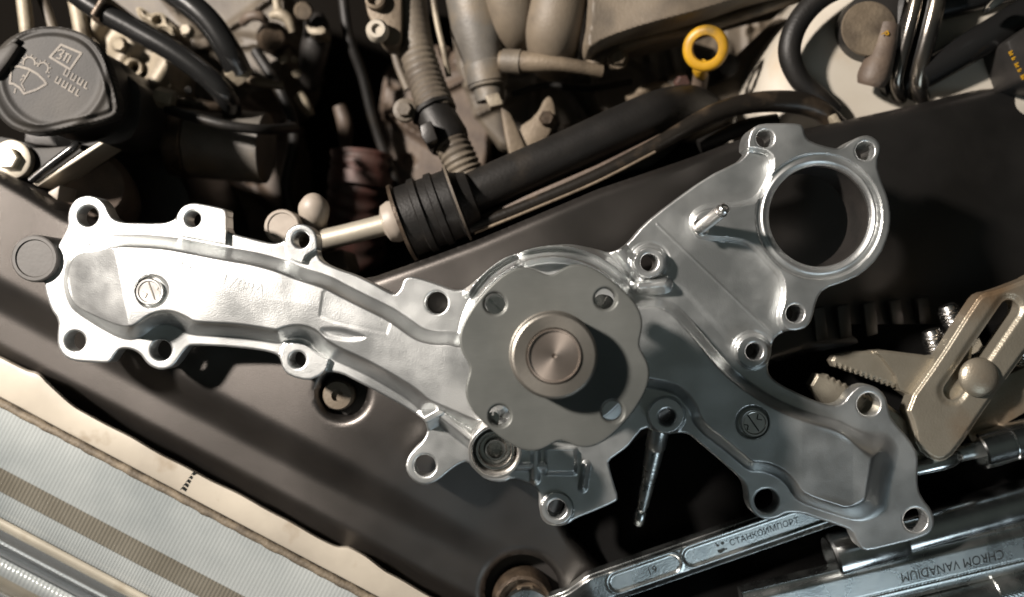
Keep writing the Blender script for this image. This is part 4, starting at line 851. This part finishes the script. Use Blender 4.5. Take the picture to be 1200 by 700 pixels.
hose('vent_hose', [(1078, 90, -0.055), (1120, 66, -0.053), (1160, 42, -0.052), (1220, 8, -0.052), (1290, -30, -0.052)], [17, 18, 19, 21, 21], M['gloss'], 'thick black hose crossing the right end of the white tank')
hose('vent_hose', [(1090, 12, -0.06), (1130, 2, -0.06), (1190, -15, -0.06)], [14, 15, 15], M['gloss'], 'dark hose at top edge right of the latch bar')
t = thing('warning_block', 'black block with yellow lettering strip at top right edge', 'block', U(1200, 60, -0.05)); mb = MB()
mb.add(*prism([(1180, 48), (1205, 30), (1290, 20), (1290, 110), (1197, 96)], -0.07, -0.036)); mb.build('body', M['black'], t, bevel=0.002)
mb = MB(); 
for k in range(5):
    x_, y_ = 1182 + k * 3.5, 61 + k * 7.0
    for q_ in ((0, 0, 4.2, -2, 1.3), (0.6, 1.6, 3.4, 0.6, 1.1), (1.6, 3.4, 5.0, 1.6, 1.2))[: 3 - k % 2]: mb.add(*prism([(x_ + q_[0], y_ + q_[1]), (x_ + q_[2], y_ + q_[3]), (x_ + q_[2] + 0.6, y_ + q_[3] + q_[4]), (x_ + q_[0] + 0.6, y_ + q_[1] + q_[4])], -0.0362, -0.0357))
mb.build('yellow_lettering', M['yellow'], t)
solo('silver_clip', prism(chaikin([(1158, 8), (1168, -4), (1184, -6), (1178, 2), (1162, 12)], 1), -0.03, -0.022), M['steel'], 'small silver clip at the top edge above the black hose', 'clip', bevel=0.001)

# ---- fittings set in the cover panel
t = thing('push_rivet', 'grey plastic push rivet in its pocket under the left arm', 'rivet', U(402, 462, -0.03)); zz = float(panel_z(402, 462)) - 0.004
mb = MB(); mb.add(*lathe(400, 461, zz - 0.010, [(L(18, zz), 0), (L(18, zz), 0.009), (L(16, zz), 0.011), (L(7, zz), 0.0115), (L(6.5, zz), 0.009), (0, 0.009)], 32)); mb.build('head', M['dusty2'], t)
t = thing('mounting_bolt', 'rusty round mounting bolt set in the panel at bottom centre', 'bolt', U(612, 694, -0.04)); zz = float(panel_z(612, 694))
mb = MB(); mb.add(*lathe(612, 697, zz - 0.014, [(L(36, zz), 0), (L(36, zz), 0.012), (L(33, zz), 0.0155), (L(29, zz), 0.016), (L(26, zz), 0.012), (0, 0.012)], 44)); mb.build('bushing', M['rust'], t)
mb = MB(); mb.add(*hexprism(U(616, 700, zz - 0.003), (0, 0, 1), L(17, zz), 0.007)); mb.build('head', M['dusty'], t)
# ================================================================== TOOLS
def bar_poly(ax, ay, bx, by, w0, w1):
    d = math.hypot(bx - ax, by - ay); nx, ny = -(by - ay) / d, (bx - ax) / d
    return [(ax + nx * w0, ay + ny * w0), (bx + nx * w1, by + ny * w1), (bx - nx * w1, by - ny * w1), (ax - nx * w0, ay - ny * w0)]
def stadium(ax, ay, bx, by, r, n=9):
    th = math.atan2(by - ay, bx - ax); P = []
    for k in range(n): a = th + math.pi / 2 + math.pi * k / (n - 1); P.append((ax + r * math.cos(a), ay + r * math.sin(a)))
    for k in range(n): a = th - math.pi / 2 + math.pi * k / (n - 1); P.append((bx + r * math.cos(a), by + r * math.sin(a)))
    return P
def lettering(parent, s, size, x, y, ang, z, m, name='lettering', sx=1.0, roll=0.0, nv=(0, 0)):
    mb = MB(); c = U(x, y, z); V_, F_ = text_mesh(s, size, c, ang, z, 0.00010, sx)
    V_ = [Vector((p.x, p.y, p.z - roll * ((p.x - c.x) * nv[0] - (p.y - c.y) * nv[1]))) for p in V_]      # follow the rolled face
    mb.add(V_, F_); return mb.build(name, m, parent)

# ---- combination spanner with two recessed panels
zw = -0.012; t = thing('combination_spanner', 'chrome spanner with two recessed panels stamped 19 and a maker name', 'spanner', U(800, 650, zw - 0.008))
Xs, Ys = grid(560, 1040, 560, 760, 1.0)
A = np.array([700., 691.]); B = np.array([975., 596.])
e_ = (B - A) / np.linalg.norm(B - A); n_ = np.array([-e_[1], e_[0]])
ssx = (Xs - A[0]) * e_[0] + (Ys - A[1]) * e_[1]; ttx = (Xs - A[0]) * n_[0] + (Ys - A[1]) * n_[1]
half = 19.5 - 9.0 * (1 - prof(ssx + 42, 44)) + 0.0 * ssx
sd_s = np.maximum(np.abs(ttx) - half, np.maximum(-80 - ssx, ssx - 330))
sd_s = np.minimum(sd_s, np.hypot(Xs - 618, Ys - 722) - 30)
sd_s = np.maximum(sd_s, 17 - np.hypot(Xs - 618, Ys - 722))
Zs = np.full(Xs.shape, zw) - 0.0035 * (1 - prof(half - np.abs(ttx), 6))
def stad(s0, s1, r, to=0): return np.hypot(ssx - np.clip(ssx, s0, s1), ttx - to) - r
for s0, s1 in ((26, 92), (118, 290)):
    q = stad(s0, s1, 11.5); Zs = Zs - 0.0013 * prof(-q, 2.2) + 0.0003 * np.exp(-((q - 1.5) / 1.5) ** 2)
Zs = Zs - 0.006 * (1 - prof(ssx + 50, 45)) - ttx * S * 0.17
V_, F_ = heightfield(Xs, Ys, sd_s, Zs, zw - 0.010); obj('shank', V_, F_, M['satin'], t)
ang = math.atan2(-e_[1], e_[0])
def at_s(s_, tt=0): p = A + e_ * s_ + n_ * tt; return p[0], p[1]
lettering(t, '19', 0.0060, *at_s(68), ang, zw - 0.00125, M['ink'], roll=0.17, nv=n_)
lettering(t, 'СТАНКОИМПОРТ', 0.0049, *at_s(207, 0), ang, zw - 0.00125, M['ink'], sx=0.96, roll=0.17, nv=n_)
mb = MB(); c = at_s(152, 1)
for dx, dy, r in ((0, 3, 3.4), (3.4, 1.6, 2.4), (-3, -3, 1.7), (2.5, -5.6, 2.0), (7.0, 1, 1.2), (-5, -5, 1.0)):
    mb.add(*lathe(c[0] + dx, c[1] + dy, zw - 0.0013 - 0.17 * S * ((dx + n_[0]) * n_[0] + (dy + n_[1]) * n_[1]), [(L(r, zw), 0), (L(r, zw), 0.00012), (0, 0.00012)], 10))
mb.build('maker_emblem', M['ink'], t)

# ---- spanner with CHROM VANADIUM
zv = -0.010; t = thing('long_spanner', 'long chrome spanner stamped CHROM VANADIUM upside down along bottom right', 'spanner', U(1100, 680, zv - 0.01))
Xs, Ys = grid(860, 1300, 590, 770, 1.0)
A2 = np.array([900., 714.]); B2 = np.array([1200., 643.]); e2 = (B2 - A2) / np.linalg.norm(B2 - A2); n2 = np.array([-e2[1], e2[0]])
ssx = (Xs - A2[0]) * e2[0] + (Ys - A2[1]) * e2[1]; ttx = (Xs - A2[0]) * n2[0] + (Ys - A2[1]) * n2[1]
sd_s = np.maximum(np.abs(ttx) - 26, np.maximum(-25 - ssx, ssx - 395))
Zs = np.full(Xs.shape, zv) - 0.0026 * prof(-ttx - 13.5, 12) - 0.0055 * (1 - np.sqrt(np.clip(1 - (np.clip(ttx - 14, 0, 12) / 12.2) ** 2, 0, 1))) - 0.0006 * np.exp(-((ttx - 13) / 1.2) ** 2) - ttx * S * 0.12
V_, F_ = heightfield(Xs, Ys, sd_s, Zs, zv - 0.012); obj('shank', V_, F_, M['satin'], t)
ang2 = math.atan2(-e2[1], e2[0]); p = A2 + e2 * 222 + n2 * 0
lettering(t, 'CHROM VANADIUM', 0.0078, p[0], p[1], ang2 + math.pi, zv + 0.00002, M['ink'], sx=0.82, roll=0.12, nv=n2)
mb = MB(); mb.add(*lathe(922, 716, zv - 0.014, [(L(34, zv), 0), (L(34, zv), 0.012), (L(31, zv), 0.014), (L(21, zv), 0.014), (L(19, zv), 0.012), (L(19, zv), 0)], 40)); mb.build('ring_end', M['satin'], t)

# ---- knurled ratchet handle along the bottom edge
t = thing('ratchet_handle', 'chrome handle with knurled grip cut by the bottom right corner', 'ratchet handle', U(1130, 710, -0.03)); zk = -0.018
mb = MB(); mb.add(*pipe([(1010, 735, zk), (1080, 716, zk), (1164, 693, zk)], 17, 28, 5)); mb.build('smooth_shank', M['satin'], t)
a = U(1160, 694, zk); b = U(1290, 659, zk); tt_ = (b - a).normalized(); ln = (b - a).length; x_ = Vector((0, 0, 1)); y_ = tt_.cross(x_); vs = []; NR, NT = 150, 96; k_ = L(1, zk)
for i in range(NR):
    for j in range(NT):
        th_ = 2 * math.pi * j / NT; u = ln * i / (NR - 1)
        kn = 0.00028 * (abs(math.sin(th_ * 16 + u * 1350)) + abs(math.sin(th_ * 16 - u * 1350)))
        r_ = 18.2 * k_ + (kn if 3 < i < NR - 3 else -0.0003); vs.append(a + tt_ * u + (x_ * math.cos(th_) + y_ * math.sin(th_)) * r_)
mb = MB(); mb.add(vs, [[i * NT + j, i * NT + (j + 1) % NT, (i + 1) * NT + (j + 1) % NT, (i + 1) * NT + j] for i in range(NR - 1) for j in range(NT)]); mb.build('knurled_grip', M['satin'], t, smooth=60)

# ---- tubular box spanner
zt_ = -0.022; t = thing('tube_spanner', 'chrome tubular box spanner under the right end of the pump', 'tube spanner', U(1090, 620, zt_ - 0.02))
a = U(972, 652, zt_); b = U(1300, 560, zt_); ln = (b - a).length; k_ = L(1, zt_); s1 = 78 * k_
mb = MB(); mb.add(*rings(a, b, [(0.012, 22 * k_), (0.0, 22 * k_), (0, 27 * k_), (0.0015, 29.5 * k_), (s1, 29.5 * k_), (s1 + .003, 28 * k_), (s1 + .004, 25.5 * k_), (ln, 25.5 * k_), (ln, 0)], 48)); tb = mb.build('tube', M['chrome'], t, smooth=30)
mb = MB()
for i, ch in enumerate('CHROM VAN'):
    s_ = 0.48 + i * 0.035; p = a + (b - a) * s_; nv = Vector((-(b - a).y, (b - a).x, 0)).normalized(); p = p - nv * 25.0 * k_ * 0.86 + Vector((0, 0, 25.5 * k_ * 0.5))
    V_, F_ = text_mesh(ch, 0.0042, (0, 0, 0), 0, 0, 0.0001)
    ex = (b - a).normalized(); ez = (-nv * 0.86 + Vector((0, 0, 0.5))).normalized(); ey = ez.cross(ex)
    mb.add([p + ex * q.x + ey * q.y + ez * (q.z + 0.0001) for q in [Vector(w_) for w_ in V_]], F_)
mb.build('stamped_lettering', M['ink'], tb)

# ---- ratchet head / socket at right edge
zs_ = -0.012; t = thing('socket_adapter', 'polished chrome socket and adapter at right edge below the pliers', 'socket', U(1160, 520, zs_ - 0.02)); k_ = L(1, zs_)
a = U(1146, 529, zs_); b = U(1300, 486, zs_); ln = (b - a).length
mb = MB(); mb.add(*rings(a, b, [(0.01, 17 * k_), (0.001, 18 * k_), (0, 20 * k_), (0.001, 22 * k_), (34 * k_, 22 * k_), (35 * k_, 20.5 * k_), (37 * k_, 20.5 * k_), (38 * k_, 22 * k_), (ln, 23 * k_), (ln, 0)], 40)); mb.build('socket', M['chrome'], t, smooth=30)
mb = MB(); mb.add(*rings(U(1096, 538, zs_ - .004), U(1160, 522, zs_ - .004), [(0, 6 * k_), (0.002, 10 * k_), (70 * k_, 11 * k_), (70 * k_, 0)], 24)); mb.build('drive_pin', M['satin'], t)
mb = MB(); mb.add(*pipe([(1062, 552, zs_ - .002), (1090, 545, zs_), (1112, 539, zs_), (1124, 532, zs_ - .003)], [8, 10, 10, 7], 20, 6)); mb.build('bent_tip', M['chrome'], t)

# ---- slip-joint pliers
zp_ = -0.004; t = thing('slip_joint_pliers', 'brass coloured slip joint pliers with toothed jaws and domed rivet', 'pliers', U(1090, 430, zp_ - 0.02))
def teeth(ax, ay, bx, by, n, h):
    P = []; d = math.hypot(bx - ax, by - ay); nx, ny = (by - ay) / d * h, -(bx - ax) / d * h
    for k in range(n):
        u = k / n; P += [(ax + (bx - ax) * u, ay + (by - ay) * u), (ax + (bx - ax) * (u + .45 / n) + nx, ay + (by - ay) * (u + .45 / n) + ny)]
    return P
# handle plate with the long slot (upper piece)
Xs, Ys = grid(1040, 1300, 250, 560, 1.2)
hp = chaikin([(1060, 476), (1100, 420), (1143, 352), (1152, 343), (1166, 341), (1215, 322), (1290, 270), (1300, 330), (1215, 395), (1160, 470), (1120, 530), (1104, 542), (1090, 538), (1074, 525), (1070, 500)], 1)
sd_s = polysdf(hp, Xs, Ys); sl = polysdf(stadium(1116, 458, 1182, 362, 11), Xs, Ys)
sd_s = np.maximum(sd_s, -sl)
Zs = zp_ + 0.004 - 0.0018 * (1 - prof(-sd_s, 5)) - 0.0010 * np.exp(-((sl - 4) / 2.5) ** 2)
V_, F_ = heightfield(Xs, Ys, sd_s, Zs, zp_ - 0.007); obj('slotted_handle', V_, F_, M['brass'], t)
# upper jaw
up_ = [(974, 423), (978, 417), (1000, 412), (1040, 411), (1096, 418), (1140, 405), (1130, 470), (1082, 476), (1062, 462)] + teeth(1056, 455, 976, 426, 13, 3.2)[1:]
Xs, Ys = grid(960, 1150, 395, 490, 0.8); sd_s = polysdf(up_, Xs, Ys)
stp = polysdf([(960, 400), (1010, 400), (1034, 418), (1050, 440), (1062, 480), (960, 480)], Xs, Ys)
Zs = zp_ - 0.002 - 0.004 * prof(-stp, 3) - 0.0012 * (1 - prof(-sd_s, 3))
V_, F_ = heightfield(Xs, Ys, sd_s, Zs, zp_ - 0.014); obj('upper_jaw', V_, F_, M['brass'], t)
lw = [(950, 452), (958, 438), (966, 440)] + teeth(966, 440, 1042, 478, 11, 3.0) + [(1075, 500), (1085, 520), (1040, 520), (990, 485), (965, 476)]
Xs, Ys = grid(940, 1100, 425, 530, 0.8); sd_s = polysdf(lw, Xs, Ys); Zs = zp_ - 0.0045 - 0.0012 * (1 - prof(-sd_s, 3)) + Xs * 0
V_, F_ = heightfield(Xs, Ys, sd_s, Zs, zp_ - 0.014); obj('lower_jaw', V_, F_, M['brass'], t)
mb = MB(); mb.add(*prism(chaikin([(1040, 478), (1066, 490), (1078, 520), (1100, 545), (1075, 545), (1052, 500)], 1), zp_ - 0.016, zp_ - 0.009)); mb.build('jaw_neck', M['brass'], t, bevel=0.001)
mb = MB(); mb.add(*prism([(1130, 500), (1180, 440), (1290, 390), (1300, 420), (1200, 485), (1140, 520)], zp_ - 0.018, zp_ - 0.010)); mb.build('lower_handle', M['brass'], t, bevel=0.001)
mb = MB(); k_ = L(1, 0.006); mb.add(*lathe(1134, 440, zp_ - 0.006, [(10 * k_, 0), (10 * k_, 0.010), (23.0 * k_, 0.0102), (23.5 * k_, 0.0112), (22 * k_, 0.0127), (18 * k_, 0.0141), (12 * k_, 0.0151), (6 * k_, 0.0156), (0, 0.0157)], 44)); mb.build('rivet', M['brass'], t, smooth=60)

# ---- threaded bolts lying under the pliers
def screw(x0, y0, x1, y1, r, z, label):
    t = thing('threaded_bolt', label, 'bolt', U(x0, y0, z - 0.008), 'loose threaded bolts by the pliers'); a = U(x0, y0, z); b = U(x1, y1, z); ln = (b - a).length; k_ = L(1, z)
    tt_ = (b - a).normalized(); x_ = tt_.orthogonal().normalized(); y_ = tt_.cross(x_); vs = []; NT = 28; pitch = 4.6 * k_; NR = int(ln / pitch * 8)
    for i in range(NR):
        u = ln * i / (NR - 1)
        for j in range(NT):
            th_ = 2 * math.pi * j / NT; ph = (u / pitch + j / NT) % 1; r_ = r * k_ * (1 - 0.13 * abs(2 * ph - 1))
            if u < 0.0025: r_ = r * k_ * (0.72 + 0.12 * u / 0.0025)
            vs.append(a + tt_ * u + (x_ * math.cos(th_) + y_ * math.sin(th_)) * r_)
    mb = MB(); mb.add(vs, [[i * NT + j, i * NT + (j + 1) % NT, (i + 1) * NT + (j + 1) % NT, (i + 1) * NT + j] for i in range(NR - 1) for j in range(NT)] + [list(range(NT))[::-1]]); mb.build('thread', M['steel'], t, smooth=25)
    mb = MB(); mb.add(*hexprism(b, b - a, r * k_ * 1.6, r * k_ * 1.2)); mb.build('head', M['steel'], t)
screw(1109, 358, 1128, 400, 13, -0.020, 'topmost loose threaded bolt above the pliers handle')
screw(1090, 387, 1106, 430, 13, -0.018, 'threaded bolt just below the topmost one by the pliers')
screw(1134, 390, 1148, 432, 11, -0.022, 'threaded bolt seen partly through the slot of the pliers')
screw(1194, 402, 1200, 446, 10, -0.022, 'threaded bolt right of the pliers handle at frame edge')

# ---- extension bar hanging below boss
z1 = -0.002; t = thing('extension_bar', 'short dark steel extension bar below the lug beside the round flange', 'extension bar', U(760, 560, -0.02)); a = U(773, 500, -0.004); b = U(748, 614, -0.026); ln = (b - a).length; k_ = L(1, -.01)
mb = MB(); mb.add(*rings(a, b, [(0, 0), (0, 12 * k_), (ln * .20, 12 * k_), (ln * .22, 10 * k_)], 28)); mb.build('socket_end', M['satin'], t)
mb = MB(); NR, NT = 70, 48; tt_ = (b - a).normalized(); x_ = tt_.orthogonal().normalized(); y_ = tt_.cross(x_); vs = []
for i in range(NR):
    u = i / (NR - 1)
    for j in range(NT):
        th_ = 2 * math.pi * j / NT; r_ = (10.5 - 3.5 * u) * k_ + (0.0002 * (abs(math.sin(th_ * 8 + u * 60)) + abs(math.sin(th_ * 8 - u * 60))) if 0.05 < u < 0.45 else 0.0001)
        vs.append(a + tt_ * ln * (0.21 + 0.62 * u) + (x_ * math.cos(th_) + y_ * math.sin(th_)) * r_)
mb.add(vs, [[i * NT + j, i * NT + (j + 1) % NT, (i + 1) * NT + (j + 1) % NT, (i + 1) * NT + j] for i in range(NR - 1) for j in range(NT)]); mb.build('knurled_shank', M['satin'], t, smooth=60)
c = a + tt_ * ln * 0.82; mb = MB(); mb.add(*rings(c, b, [(0, 7.2 * k_), (0.002, 6.2 * k_), (0.003, 7.6 * k_), (ln * .17, 7.4 * k_), (ln * .18, 6.6 * k_), (ln * .18, 0)], 20)); mb.build('drive_end', M['satin'], t)
